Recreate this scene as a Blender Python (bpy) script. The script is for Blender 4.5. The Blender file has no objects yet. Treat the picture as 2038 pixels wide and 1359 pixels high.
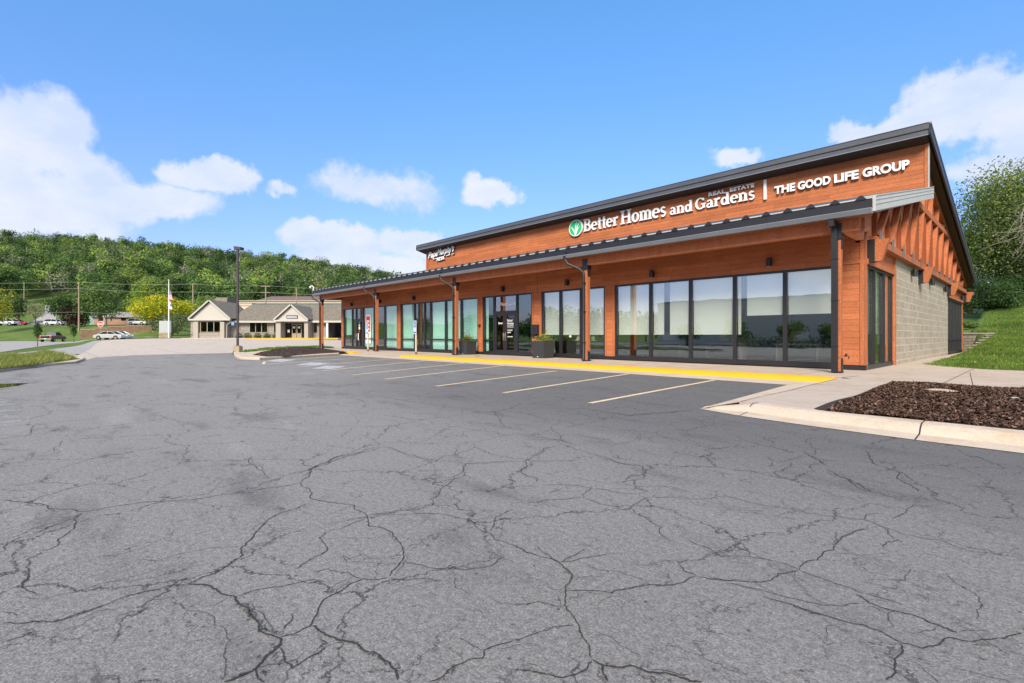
import bpy, math, random
import numpy as np
from mathutils import Vector, Matrix
R = math.radians
rnd = random.Random(7)
# ------------------------------------------------------------------ camera
F, CX, HY, H, YAW = 993.6, 1019., 668.1, 1.2, .8153
FX, FY = -math.sin(YAW), math.cos(YAW)
RX, RY = FY, -FX
CAMROT = math.atan2(RY, RX)
scene = bpy.context.scene
COL = scene.collection
cd = bpy.data.cameras.new('camera'); cam = bpy.data.objects.new('camera', cd); COL.objects.link(cam)
cd.sensor_width = 36; cd.lens = F/2038*36; cd.clip_start = .05; cd.clip_end = 6000
cd.shift_y = -(679.5-HY)/2038
cam.location = (0, 0, H); cam.rotation_euler = (R(90), 0, YAW)
scene.camera = cam
# ------------------------------------------------------------------ light
SUN_DIR = Vector((.54, -.80, .74)).normalized()      # towards the sun
sun_el = math.asin(SUN_DIR.z); sun_az = math.atan2(SUN_DIR.x, SUN_DIR.y)
ld = bpy.data.lights.new('sun', 'SUN'); ld.energy = 2.2; ld.angle = R(20); ld.color = (1, .87, .71)
lo = bpy.data.objects.new('sun', ld); COL.objects.link(lo)
lo.rotation_euler = SUN_DIR.to_track_quat('Z', 'Y').to_euler(); lo.location = (10, -10, 30)
scene.view_settings.view_transform = 'Standard'; scene.view_settings.look = 'None'
scene.view_settings.exposure = 1.36; scene.view_settings.gamma = 1
world = bpy.data.worlds.new('World'); scene.world = world; world.use_nodes = True

class N:
    """tiny node helper"""
    def __init__(s, tree): s.t = tree; s.n = tree.nodes; s.l = tree.links
    def new(s, typ, **kw):
        n = s.n.new(typ)
        for k, v in kw.items(): setattr(n, k, v)
        return n
    def link(s, a, b): s.l.new(a, b)
    def setin(s, sock, v):
        if isinstance(v, bpy.types.NodeSocket): s.link(v, sock)
        elif v is not None:
            if isinstance(v, (tuple, list)) and len(v) == 3 and sock.type == 'RGBA': v = (*v, 1)
            sock.default_value = v
    def math(s, op, a, b=None, c=None, clamp=False):
        n = s.new('ShaderNodeMath', operation=op, use_clamp=clamp)
        for i, v in enumerate((a, b, c)):
            if v is not None: s.setin(n.inputs[i], v)
        return n.outputs[0]
    def vmath(s, op, a, b=None):
        n = s.new('ShaderNodeVectorMath', operation=op)
        s.setin(n.inputs[0], a)
        if b is not None: s.setin(n.inputs[1], b)
        return n.outputs['Value'] if op in ('LENGTH', 'DOT_PRODUCT') else n.outputs[0]
    def noise(s, vec, scale, detail=3, rough=.55, out='Fac', lac=2):
        n = s.new('ShaderNodeTexNoise'); s.setin(n.inputs['Vector'], vec)
        n.inputs['Scale'].default_value = scale; n.inputs['Detail'].default_value = detail
        n.inputs['Roughness'].default_value = rough; n.inputs['Lacunarity'].default_value = lac
        return n.outputs[out]
    def ramp(s, f, lo, hi, a=0., b=1., smooth=False):
        n = s.new('ShaderNodeMapRange', clamp=True, interpolation_type='SMOOTHSTEP' if smooth else 'LINEAR')
        s.setin(n.inputs[0], f)
        for i, v in enumerate((lo, hi, a, b)): n.inputs[i+1].default_value = v
        return n.outputs[0]
    def mix(s, f, a, b, mode='MIX'):
        n = s.new('ShaderNodeMix', data_type='RGBA', blend_type=mode)
        s.setin(n.inputs[0], f); s.setin(n.inputs[6], a); s.setin(n.inputs[7], b)
        return n.outputs[2]
    def scale(s, vec, v3): return s.vmath('MULTIPLY', vec, v3)
    def sep(s, vec):
        n = s.new('ShaderNodeSeparateXYZ'); s.setin(n.inputs[0], vec); return n.outputs
    def comb(s, x, y, z):
        n = s.new('ShaderNodeCombineXYZ')
        for i, v in enumerate((x, y, z)): s.setin(n.inputs[i], v)
        return n.outputs[0]

def azel(px, py):
    a = (px-CX)/F
    v = Vector((FX+RX*a, FY+RY*a, (HY-py)/F)).normalized()
    return math.atan2(v.x, v.y), math.asin(v.z)
# --- sky: Nishita with banks of cumulus drawn by direction (they stand at infinity)
w = N(world.node_tree); w.n.clear()
sky = w.new('ShaderNodeTexSky', sky_type='NISHITA', sun_disc=False)
sky.sun_elevation = sun_el; sky.sun_rotation = sun_az; sky.altitude = 300; sky.air_density = 1.0; sky.dust_density = .6; sky.ozone_density = 2.5
tc = w.new('ShaderNodeTexCoord'); D0 = tc.outputs['Generated']
wob = w.noise(D0, 5.5, 6, .6, 'Color')
wob2 = w.noise(D0, 22, 4, .6, 'Color')
Dw = w.vmath('ADD', D0, w.scale(w.vmath('SUBTRACT', wob, (.5, .5, .5)), (.13, .13, .10)))
Dw = w.vmath('ADD', Dw, w.scale(w.vmath('SUBTRACT', wob2, (.5, .5, .5)), (.05, .05, .045)))
sx = w.sep(Dw); az = w.math('ARCTAN2', sx[0], sx[1]); el = w.math('ARCSINE', sx[2])
ae = w.comb(az, el, 0.)
clouds = [  # px, py, rx px, ry px, soft strength
 (60, 270, 150, 105, 1.), (-60, 330, 200, 170, 1.), (170, 340, 120, 62, .8), (60, 410, 260, 75, 1.), (230, 390, 150, 55, 1.),
 (405, 345, 78, 40, .95), (300, 390, 130, 45, .8), (545, 372, 40, 15, .5), (750, 368, 130, 40, .55), (968, 380, 52, 34, .75),
 (625, 470, 72, 42, 1.), (700, 490, 75, 35, .9), (800, 480, 70, 36, .9), (720, 530, 170, 30, .8), (1465, 318, 55, 20, .5),
 (1930, 190, 140, 80, 1.), (2060, 230, 160, 110, 1.), (1800, 250, 140, 42, .9), (1720, 262, 90, 26, .8), (1990, 320, 130, 50, .8),
 (2300, 200, 250, 160, 1.), (-400, 250, 240, 200, .9)]
acc = None
for (px, py, rx_, ry_, st) in clouds:
    a0, e0 = azel(px, py); a1, _ = azel(px+rx_*.5, py); a2, _ = azel(px-rx_*.5, py); _, e1 = azel(px, py-ry_)
    ra = abs(a1-a2); re = abs(e1-e0)
    v = w.scale(w.vmath('SUBTRACT', ae, (a0, e0, 0)), (1/ra, 1/re, 0))
    m = w.math('MULTIPLY', w.math('SUBTRACT', 1.0, w.vmath('LENGTH', v)), st)
    acc = m if acc is None else w.math('SMOOTH_MAX', acc, m, .15)
fine = w.noise(D0, 12, 7, .62)
acc = w.math('ADD', acc, w.math('MULTIPLY', w.math('SUBTRACT', fine, .5), .85))
mask = w.ramp(acc, -.10, .30, 0, .90, True)
# unseen cloud cover added to whiten fill light and reflections, on the half of the sky behind the photographer and overhead
bk = w.vmath('DOT_PRODUCT', D0, (-FX, -FY, .55))
n2 = w.noise(w.scale(D0, (1, 1, 2.2)), 2.6, 6, .6)
mback = w.math('MULTIPLY', w.ramp(n2, .30, .50, 0, .92, True), w.ramp(bk, .25, .55, 0, 1, True))
mask = w.math('MAXIMUM', mask, mback)
shade = w.ramp(w.noise(w.scale(D0, (1, 1, 1.6)), 9, 5, .6), .35, .68)
elr = w.ramp(w.sep(D0)[2], .02, .42)
ccol = w.mix(shade, (4.1, 4.7, 6.0), (5.35, 5.5, 5.85))
elv = w.sep(D0)[2]
tint = w.mix(w.ramp(elv, 0, .55), (.85, .67, 1.0), (.94, 1.50, 1.80))
skyc = w.mix(1.0, sky.outputs[0], tint, 'MULTIPLY')
allsky = w.mix(mask, skyc, ccol)
bg = w.new('ShaderNodeBackground'); w.setin(bg.inputs[0], allsky); bg.inputs[1].default_value = .066
wo = w.new('ShaderNodeOutputWorld'); w.link(bg.outputs[0], wo.inputs[0])

# ------------------------------------------------------------------ materials
MATS = {}
def newmat(name):
    m = bpy.data.materials.new(name); m.use_nodes = True
    k = N(m.node_tree); b = k.n['Principled BSDF']; MATS[name] = m
    return m, k, b
def vary(k, vec, col, var, scale, detail=4):
    f = k.noise(vec, scale, detail, .6)
    return k.mix(f, tuple(c*(1-var) for c in col), tuple(min(1, c*(1+var)) for c in col))
def M(name, col, rough=.7, var=.12, vs=2., metal=0, bump=0, bs=40, spec=.5, grain=0, gs=200, stretch=None, emit=None):
    m, k, b = newmat(name)
    g = k.new('ShaderNodeNewGeometry').outputs['Position'] if True else None
    vec = k.scale(g, stretch) if stretch else g
    c = vary(k, vec, col, var, vs)
    if grain:
        gf = k.ramp(k.noise(g, gs, 2, .6), .3, .7, 1-grain, 1+grain)
        c = k.mix(1.0, c, k.comb(gf, gf, gf), 'MULTIPLY')
    k.setin(b.inputs['Base Color'], c)
    b.inputs['Roughness'].default_value = rough; b.inputs['Metallic'].default_value = metal
    b.inputs['Specular IOR Level'].default_value = spec
    if bump:
        bn = k.new('ShaderNodeBump'); bn.inputs['Strength'].default_value = bump; bn.inputs['Distance'].default_value = .02
        k.setin(bn.inputs['Height'], k.noise(vec, bs, 4, .6)); k.link(bn.outputs[0], b.inputs['Normal'])
    return m
def siding(name, col, period=.19, rough=.75, strength=.6, axis='X'):
    m, k, b = newmat(name)
    g = k.new('ShaderNodeNewGeometry').outputs['Position']; s = k.sep(g)
    along = k.math('ADD', s[0], s[1])
    zz = k.math('DIVIDE', s[2], period); row = k.math('FLOOR', zz); fr = k.math('FRACT', zz)
    wn = k.new('ShaderNodeTexWhiteNoise', noise_dimensions='2D')
    seg = k.math('FLOOR', k.math('ADD', k.math('DIVIDE', along, 2.44), k.math('MULTIPLY', row, .37)))
    k.setin(wn.inputs['Vector'], k.comb(row, seg, 0.))
    gr = k.noise(k.scale(k.comb(along, s[0], s[2]), (1.2, .3, 26)), 1.6, 5, .65)
    blotch = k.noise(g, .8, 4, .6)
    c = k.mix(gr, tuple(c*.72 for c in col), tuple(c*1.28 for c in col))
    v1 = k.ramp(wn.outputs['Value'], 0, 1, .86, 1.12)
    v2 = k.ramp(blotch, .3, .7, .88, 1.1)
    gap = k.math('MULTIPLY', k.ramp(fr, .0, .08, .5, 1.), k.ramp(k.noise(g, 42, 3, .8), .35, .65, .74, 1.26))  # lap lines darkened in the colour as groove shade, which bump cannot cast
    sgf = k.math('FRACT', k.math('ADD', k.math('DIVIDE', along, 2.44), k.math('MULTIPLY', row, .37)))
    gap = k.math('MULTIPLY', gap, k.ramp(sgf, 0, .006, .68, 1.))
    v = k.math('MULTIPLY', k.math('MULTIPLY', v1, v2), gap)
    c = k.mix(1.0, c, k.comb(v, v, v), 'MULTIPLY')
    k.setin(b.inputs['Base Color'], c); b.inputs['Roughness'].default_value = rough
    b.inputs['Specular IOR Level'].default_value = .25
    bn = k.new('ShaderNodeBump'); bn.inputs['Strength'].default_value = strength; bn.inputs['Distance'].default_value = .02
    hh = k.math('ADD', k.math('MULTIPLY', k.math('SUBTRACT', 1., fr), 1.), k.math('MULTIPLY', gr, .5))
    k.setin(bn.inputs['Height'], hh); k.link(bn.outputs[0], b.inputs['Normal'])
    return m
ORG = (.44, .146, .059)
m_siding = siding('orange lap siding', ORG, .19)
m_wood = M('orange stained wood', (.42, .142, .060), .7, .34, 1.6, bump=.35, bs=9, stretch=(3, 3, .6), spec=.25, grain=.26, gs=24)
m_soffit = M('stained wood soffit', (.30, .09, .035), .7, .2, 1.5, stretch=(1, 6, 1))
m_black = M('black metal', (.018, .018, .021), .45, .25, 3, spec=.5)
m_frame = M('black window frame', (.02, .02, .023), .4, .2, 3)
m_dkroof = M('charcoal metal roof', (.11, .115, .125), .42, .25, .7, metal=.3, grain=.1, gs=15)
m_gutter = M('grey gutter metal', (.22, .24, .27), .4, .2, 1.2, metal=.3)
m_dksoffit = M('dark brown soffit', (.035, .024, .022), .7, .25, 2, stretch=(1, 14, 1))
m_flash = M('pale galvanised flashing', (.46, .47, .44), .5, .16, 1.6, grain=.08, gs=25)
m_blockm, k, b = newmat('split face concrete block')
g = k.new('ShaderNodeNewGeometry').outputs['Position']; s = k.sep(g)
br = k.new('ShaderNodeTexBrick'); k.setin(br.inputs['Vector'], k.comb(s[1], s[2], 0.))
br.inputs['Scale'].default_value = 1; br.inputs['Brick Width'].default_value = .62; br.inputs['Row Height'].default_value = .28
br.inputs['Mortar Size'].default_value = .012; br.inputs['Mortar Smooth'].default_value = .2; br.inputs['Bias'].default_value = 0
br.inputs['Color1'].default_value = (.40, .348, .265, 1); br.inputs['Color2'].default_value = (.47, .41, .32, 1); br.inputs['Mortar'].default_value = (.62, .60, .55, 1)
sp = k.ramp(k.noise(g, 24, 5, .75), .36, .64, .62, 1.25)
sp2 = k.ramp(k.noise(g, .9, 4, .6), .3, .7, .9, 1.06)
st = k.ramp(k.noise(k.scale(g, (1, 1, .5)), 3.0, 5, .7), .62, .75)
sf = k.math('MULTIPLY', sp, sp2)
c = k.mix(1., br.outputs['Color'], k.comb(sf, sf, sf), 'MULTIPLY')
c = k.mix(k.math('MULTIPLY', st, .35), c, (.30, .20, .12))
k.setin(b.inputs['Base Color'], c); b.inputs['Roughness'].default_value = .92; b.inputs['Specular IOR Level'].default_value = .2
bn = k.new('ShaderNodeBump'); bn.inputs['Strength'].default_value = .9; bn.inputs['Distance'].default_value = .03
k.setin(bn.inputs['Height'], k.noise(g, 13, 5, .7)); k.link(bn.outputs[0], b.inputs['Normal'])

# asphalt
m_asph, k, b = newmat('weathered asphalt')
g = k.new('ShaderNodeNewGeometry').outputs['Position']; s = k.sep(g)
wear = k.noise(k.scale(g, (.55, 1, 1)), .22, 5, .62)
wear2 = k.noise(k.vmath('ADD', k.scale(g, (.35, 1.5, 1)), k.scale(k.noise(g, .5, 3, .6, 'Color'), (1.2, 1.2, 0))), .85, 6, .66)
lane = k.math('MULTIPLY', k.ramp(s[1], 11.5, 5.0, 0, 1, True), k.ramp(s[0], 3., -11., .35, 1, True))
cA = k.mix(wear, (.142, .139, .134), (.246, .240, .229))
cA = k.mix(k.math('MULTIPLY', lane, .62), cA, (.285, .273, .258))
pat = k.ramp(wear2, .54, .72, 0, 1, True)
cA = k.mix(k.math('MULTIPLY', pat, .42), cA, (.36, .345, .325))
nm = k.math('MULTIPLY', k.math('MULTIPLY', k.ramp(s[1], 3., 6.5, 0, 1, True), k.ramp(s[0], -17., -6., 0, 1, True)), .80)
cA = k.mix(nm, cA, (.118, .117, .114))
dk = k.ramp(k.noise(k.scale(g, (.6, 1.6, 1)), .9, 5, .65), .52, .70, 0, .5, True)
cA = k.mix(dk, cA, (.085, .082, .082))
g1 = k.ramp(k.noise(g, 95, 4, .8), .34, .66, .52, 1.50)
g2 = k.ramp(k.noise(g, 30, 4, .8), .32, .68, .68, 1.32)
sx_ = k.math('MULTIPLY', g1, g2)
cA = k.mix(1., cA, k.comb(sx_, sx_, sx_), 'MULTIPLY')
vo = k.new('ShaderNodeTexVoronoi', feature='F1'); k.setin(vo.inputs['Vector'], g); vo.inputs['Scale'].default_value = 55
spk = k.ramp(vo.outputs['Distance'], .10, .16, 1, 0)
rn = k.sep(vo.outputs['Color'])
cA = k.mix(k.math('MULTIPLY', spk, k.ramp(rn[0], .90, .92)), cA, (.50, .50, .48))
vo2 = k.new('ShaderNodeTexVoronoi', feature='F1'); k.setin(vo2.inputs['Vector'], k.vmath('ADD', g, k.scale(k.noise(g, 20, 2, .5, 'Color'), (.02, .02, 0)))); vo2.inputs['Scale'].default_value = 18
pit = k.math('MULTIPLY', k.ramp(vo2.outputs['Distance'], .10, .2, 1, 0), k.ramp(k.sep(vo2.outputs['Color'])[1], .80, .84))
cA = k.mix(k.math('MULTIPLY', pit, .75), cA, (.045, .045, .047))
# hairline cracks
wv = k.vmath('ADD', g, k.scale(k.vmath('SUBTRACT', k.noise(g, 2.2, 6, .7, 'Color'), (.5, .5, .5)), (.55, .55, 0)))
for sc, th, lo_, hi_, am in ((.95, .011, .40, .50, .85), (2.3, .016, .46, .56, .75), (5.5, .030, .56, .64, .35)):
    vc = k.new('ShaderNodeTexVoronoi', feature='DISTANCE_TO_EDGE', voronoi_dimensions='2D'); k.setin(vc.inputs['Vector'], wv); vc.inputs['Scale'].default_value = sc
    cr = k.math('MULTIPLY', k.ramp(vc.outputs['Distance'], th*.3, th, 1, 0), k.ramp(k.noise(g, .75*sc, 3, .6), lo_, hi_))
    cA = k.mix(k.math('MULTIPLY', cr, am), cA, (.04, .04, .043))
k.setin(b.inputs['Base Color'], cA); b.inputs['Roughness'].default_value = .86; b.inputs['Specular IOR Level'].default_value = .3
bn = k.new('ShaderNodeBump'); bn.inputs['Strength'].default_value = .45; bn.inputs['Distance'].default_value = .012
k.setin(bn.inputs['Height'], k.math('ADD', g1, g2)); k.link(bn.outputs[0], b.inputs['Normal'])
m_crack = M('open crack', (.030, .030, .031), .95, .5, 30)
m_crack2 = M('crumbled crack edge', (.085, .085, .085), .95, .45, 40, grain=.5, gs=60)

def concrete(name, col, joint=None, ori=(0, 0)):
    m, k, b = newmat(name)
    g = k.new('ShaderNodeNewGeometry').outputs['Position']; s = k.sep(g)
    c = vary(k, g, col, .13, .6, 6)
    st = k.ramp(k.noise(k.scale(g, (1, 1.6, 1)), 1.7, 6, .68), .46, .68, 0, .55, True)
    c = k.mix(st, c, tuple(a*b_ for a, b_ in zip(col, (.78, .64, .48))))
    gf = k.math('MULTIPLY', k.ramp(k.noise(g, 110, 2, .7), .3, .7, .88, 1.12), k.ramp(k.noise(g, 26, 3, .7), .3, .7, .92, 1.07))
    c = k.mix(1., c, k.comb(gf, gf, gf), 'MULTIPLY')
    if joint:
        for ax, per in joint:
            f = k.math('ABSOLUTE', k.math('SUBTRACT', k.math('FRACT', k.math('ADD', k.math('DIVIDE', s[ax], per), ori[ax])), .5))
            c = k.mix(k.math('MULTIPLY', k.ramp(f, .004*3/per, .009*3/per, 1, 0), .75), c, tuple(q*.3 for q in col))
    k.setin(b.inputs['Base Color'], c); b.inputs['Roughness'].default_value = .9; b.inputs['Specular IOR Level'].default_value = .2
    bn = k.new('ShaderNodeBump'); bn.inputs['Strength'].default_value = .3; bn.inputs['Distance'].default_value = .01
    k.setin(bn.inputs['Height'], k.noise(g, 60, 4, .7)); k.link(bn.outputs[0], b.inputs['Normal'])
    return m
m_walk = concrete('sidewalk concrete', (.47, .40, .33), [(0, 3.05)])
m_conc = concrete('kerb concrete', (.55, .46, .365))
m_apron = concrete('lot concrete', (.50, .44, .375), [(0, 4.6), (1, 4.6)])
m_road = concrete('road concrete', (.36, .35, .335), [(0, 5.5)])
m_yellow, k, b = newmat('yellow kerb paint')
g = k.new('ShaderNodeNewGeometry').outputs['Position']
c = vary(k, g, (.80, .40, .012), .10, 1.5)
c = k.mix(k.ramp(k.noise(g, 7, 7, .8), .60, .70, 0, .6), c, (.42, .33, .20))
k.setin(b.inputs['Base Color'], c); b.inputs['Roughness'].default_value = .7
m_line, k, b = newmat('faded parking paint')
g = k.new('ShaderNodeNewGeometry').outputs['Position']
c = vary(k, g, (.82, .62, .38), .12, 2)
c = k.mix(k.ramp(k.noise(g, 22, 6, .8), .47, .60, 0, .8), c, (.24, .22, .19))
k.setin(b.inputs['Base Color'], c); b.inputs['Roughness'].default_value = .8
m_wpaint, k, b = newmat('faded white paint')
g = k.new('ShaderNodeNewGeometry').outputs['Position']
c = k.mix(k.ramp(k.noise(g, 3.5, 6, .75), .44, .62, 0, .85), (.48, .49, .50), (.21, .21, .21))
k.setin(b.inputs['Base Color'], c); b.inputs['Roughness'].default_value = .8

def leafmat(name, c1, c2, trans=.3, big=.35):
    m, k, b = newmat(name)
    geo = k.new('ShaderNodeNewGeometry'); g = geo.outputs['Position']
    r = geo.outputs['Random Per Island']
    c = k.mix(r, c1, c2)
    f = k.ramp(k.noise(g, big, 3, .6), .35, .65, .70, 1.3)
    c = k.mix(1., c, k.comb(f, f, k.math('MULTIPLY', f, .95)), 'MULTIPLY')
    k.n.remove(b)
    d = k.new('ShaderNodeBsdfDiffuse'); t = k.new('ShaderNodeBsdfTranslucent'); mx = k.new('ShaderNodeMixShader')
    k.setin(d.inputs[0], c); k.setin(t.inputs[0], k.mix(.5, c, tuple(q*1.6 for q in c2))); mx.inputs[0].default_value = trans
    k.link(d.outputs[0], mx.inputs[1]); k.link(t.outputs[0], mx.inputs[2])
    k.link(mx.outputs[0], k.n['Material Output'].inputs[0])
    return m
G_DK = leafmat('dark green leaves', (.032, .066, .026), (.085, .145, .055))
G_MD = leafmat('mid green leaves', (.085, .150, .042), (.20, .29, .095))
G_LT = leafmat('light green leaves', (.16, .24, .055), (.32, .42, .12))
G_OL = leafmat('olive leaves', (.15, .17, .08), (.31, .32, .17))
G_GY = leafmat('grey green leaves', (.16, .19, .11), (.31, .34, .21))
G_YL = leafmat('yellow leaves', (.45, .40, .03), (.80, .66, .06))
G_LM = leafmat('lime leaves', (.16, .25, .02), (.33, .42, .05))
G_PU = leafmat('purple leaves', (.022, .010, .014), (.055, .026, .028))
G_BD = leafmat('bank tree leaves', (.072, .110, .034), (.21, .27, .09), .35, .5)
F_MATS = [leafmat('wood leaves %d' % i, a, b_, .25, .05) for i, (a, b_) in enumerate([((.030, .062, .022), (.070, .125, .045)), ((.070, .130, .038), (.15, .235, .075)), ((.15, .235, .050), (.29, .39, .11)), ((.12, .15, .06), (.25, .28, .12)), ((.15, .18, .11), (.29, .32, .20)), ((.045, .085, .035), (.105, .17, .065))])]
m_bark = M('bark', (.12, .09, .065), .95, .35, 5, bump=.5, bs=12, stretch=(4, 4, .8))
m_twig = M('grey twigs', (.30, .27, .23), .95, .25, 5)
m_grass, k, b = newmat('lawn turf')
g = k.new('ShaderNodeNewGeometry').outputs['Position']
c = k.mix(k.ramp(k.noise(g, .25, 5, .6), .35, .65), (.075, .135, .030), (.135, .19, .05))
c = k.mix(k.ramp(k.noise(g, 1.6, 5, .7), .5, .75, 0, .6), c, (.19, .21, .055))
c = k.mix(k.ramp(k.math('ADD', k.sep(g)[2], k.math('MULTIPLY', k.noise(g, .08, 3), 8.)), 21, 27), c, (.035, .045, .018))
gf = k.ramp(k.noise(k.scale(g, (1, 1, .2)), 22, 5, .8), .3, .7, .55, 1.4); c = k.mix(1., c, k.comb(gf, gf, gf), 'MULTIPLY')
k.setin(b.inputs['Base Color'], c); b.inputs['Roughness'].default_value = .95; b.inputs['Specular IOR Level'].default_value = .1
G_BL = leafmat('grass blades', (.080, .155, .028), (.18, .27, .065), .3, .5)
G_DRY = leafmat('seeding grass', (.24, .25, .06), (.42, .40, .15), .3, .8)
m_earth = M('bare soil', (.16, .10, .065), .95, .3, 2, grain=.2, gs=8)
m_mulchb = M('mulch bed', (.035, .022, .016), 1., .4, 14, bump=.8, bs=30)
m_mulch, k, b = newmat('bark mulch chips')
r = k.new('ShaderNodeNewGeometry').outputs['Random Per Island']
cr = k.new('ShaderNodeValToRGB'); k.link(r, cr.inputs[0]); e = cr.color_ramp.elements
e[0].color = (.026, .014, .010, 1); e[1].color = (.24, .16, .115, 1); e.new(.5).color = (.085, .048, .034, 1); e.new(.85).color = (.14, .085, .06, 1)
k.link(cr.outputs[0], b.inputs['Base Color']); b.inputs['Roughness'].default_value = .95; b.inputs['Specular IOR Level'].default_value = .15

def glassmat(name, tint, ior=2.0, base=.02):
    m, k, b = newmat(name); k.n.remove(b)
    t = k.new('ShaderNodeBsdfTransparent'); t.inputs[0].default_value = (*tint, 1)
    gl = k.new('ShaderNodeBsdfGlossy'); gl.inputs['Roughness'].default_value = .0; gl.inputs[0].default_value = (.93, .97, .95, 1)
    geo = k.new('ShaderNodeNewGeometry'); g = geo.outputs['Position']; r0 = ((ior-1)/(ior+1))**2
    cs = k.math('ABSOLUTE', k.vmath('DOT_PRODUCT', geo.outputs['Incoming'], geo.outputs['Normal']))
    fre = k.math('MULTIPLY_ADD', k.math('POWER', k.math('SUBTRACT', 1., cs, clamp=True), 5.), 1-r0, r0)
    bn = k.new('ShaderNodeBump'); bn.inputs['Strength'].default_value = .035; bn.inputs['Distance'].default_value = .05
    k.setin(bn.inputs['Height'], k.noise(g, .9, 2, .5)); k.link(bn.outputs[0], gl.inputs['Normal'])
    mx = k.new('ShaderNodeMixShader'); k.setin(mx.inputs[0], k.math('ADD', fre, base))
    k.link(t.outputs[0], mx.inputs[1]); k.link(gl.outputs[0], mx.inputs[2])
    k.link(mx.outputs[0], k.n['Material Output'].inputs[0])
    return m
m_glass = glassmat('clear shop glass', (.96, .985, .975), 1.95, .13)
m_glassg = glassmat('green tinted glass', (.82, .96, .93), 1.9, .06)
m_glassd = glassmat('dark glass', (.35, .37, .36), 1.8, .03)
m_blind = M('white roller blind', (.88, .90, .86), .9, .03, .6)
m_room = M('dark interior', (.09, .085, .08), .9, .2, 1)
m_white = M('white letter face', (.82, .83, .84), .5, .04, 2)
m_side = M('letter return', (.42, .43, .46), .5, .1, 2)
m_green = M('green emblem face', (.02, .48, .17), .45, .05, 2)
m_red = M('red', (.62, .03, .03), .5, .1, 2)
m_blue = M('blue', (.03, .14, .52), .5, .1, 2)
m_navy = M('navy', (.02, .03, .07), .5, .1, 2)
m_planter = M('charcoal planter', (.035, .036, .038), .6, .2, 4, bump=.2, bs=20)
m_galv = M('galvanised steel', (.42, .40, .37), .45, .15, 3, metal=.4)
m_rust = M('rusty steel', (.22, .10, .05), .8, .4, 8)
m_bronze = M('dark bronze pole', (.05, .035, .03), .5, .2, 2)
m_base = M('stained concrete base', (.33, .28, .19), .9, .25, 5, grain=.15, gs=30)
m_brickgrey = None
def brick(name, c1, c2, mo, w_, h_, ms=.012):
    m, k, b = newmat(name)
    tcx = k.new('ShaderNodeTexCoord').outputs['Object']; s = k.sep(tcx)
    br = k.new('ShaderNodeTexBrick'); k.setin(br.inputs['Vector'], k.comb(k.math('ADD', s[0], s[1]), s[2], 0.))
    br.inputs['Scale'].default_value = 1; br.inputs['Brick Width'].default_value = w_; br.inputs['Row Height'].default_value = h_; br.inputs['Mortar Size'].default_value = ms
    for n_, v in (('Color1', c1), ('Color2', c2), ('Mortar', mo)): br.inputs[n_].default_value = (*v, 1)
    gf = k.ramp(k.noise(tcx, 8, 4, .7), .3, .7, .85, 1.15)
    k.setin(b.inputs['Base Color'], k.mix(1., br.outputs['Color'], k.comb(gf, gf, gf), 'MULTIPLY')); b.inputs['Roughness'].default_value = .9
    return m
m_tan = brick('grey tan masonry', (.285, .27, .24), (.33, .31, .275), (.21, .195, .17), .8, .4, .03)
m_redbrick = brick('red brick', (.30, .13, .08), (.38, .18, .11), (.4, .34, .28), .5, .2, .02)
m_wallstone = brick('retaining wall block', (.17, .10, .065), (.25, .16, .10), (.07, .05, .04), .5, .25, .03)
m_stone = brick('field stone', (.42, .32, .19), (.30, .23, .15), (.2, .17, .13), .5, .3, .03)
m_bankstone = brick('mossy retaining block', (.20, .17, .13), (.27, .24, .19), (.05, .05, .035), .45, .2, .015)
m_shingle, k, b = newmat('asphalt shingles')
tcx = k.new('ShaderNodeTexCoord').outputs['Object']
c = k.mix(k.ramp(k.noise(tcx, 3.0, 6, .9), .36, .64), (.085, .072, .055), (.27, .24, .185))
k.setin(b.inputs['Base Color'], c); b.inputs['Roughness'].default_value = .95
m_shinbrown = M('brown shingles', (.17, .11, .10), .95, .3, 3)
m_cream = M('cream stucco', (.60, .50, .39), .85, .06, 1)
m_trim = M('off white trim', (.45, .435, .395), .7, .06, 1)
m_teal = M('teal cladding', (.20, .34, .33), .8, .1, 1)
m_gteal = M('dark teal fascia', (.03, .11, .10), .6, .1, 1)
m_panel = M('grey white sign panel', (.40, .44, .44), .5, .04, 1)
m_wood2 = M('weathered utility pole', (.30, .24, .18), .9, .2, 3)
m_wire = M('wire', (.30, .32, .30), .7, .1, 1)
m_tyre = M('tyre rubber', (.02, .02, .02), .9, .2, 5)
m_rim = M('wheel rim', (.5, .5, .52), .3, .1, 5, metal=.7)
m_carglass = glassmat('car glass', (.10, .12, .12), 1.6, .05)
def paint(name, c):
    m, k, b = newmat(name); b.inputs['Base Color'].default_value = (*c, 1); b.inputs['Roughness'].default_value = .28
    b.inputs['Coat Weight'].default_value = .7; b.inputs['Coat Roughness'].default_value = .05; b.inputs['Metallic'].default_value = .2
    g = k.new('ShaderNodeNewGeometry').outputs['Position']; k.setin(b.inputs['Base Color'], vary(k, g, c, .05, 2))
    return m
p_black = paint('black car paint', (.015, .016, .02)); p_silver = paint('silver car paint', (.52, .52, .50))
p_white = paint('white car paint', (.68, .70, .72)); p_redc = paint('red car paint', (.42, .02, .025))
m_tail = M('tail lamp lens', (.75, .02, .015), .3, .05, 1)
m_head = M('head lamp lens', (.7, .7, .7), .2, .05, 1)
m_water, k, b = newmat('puddle water')
b.inputs['Base Color'].default_value = (.03, .03, .025, 1); b.inputs['Roughness'].default_value = .03; b.inputs['Specular IOR Level'].default_value = .8

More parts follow.
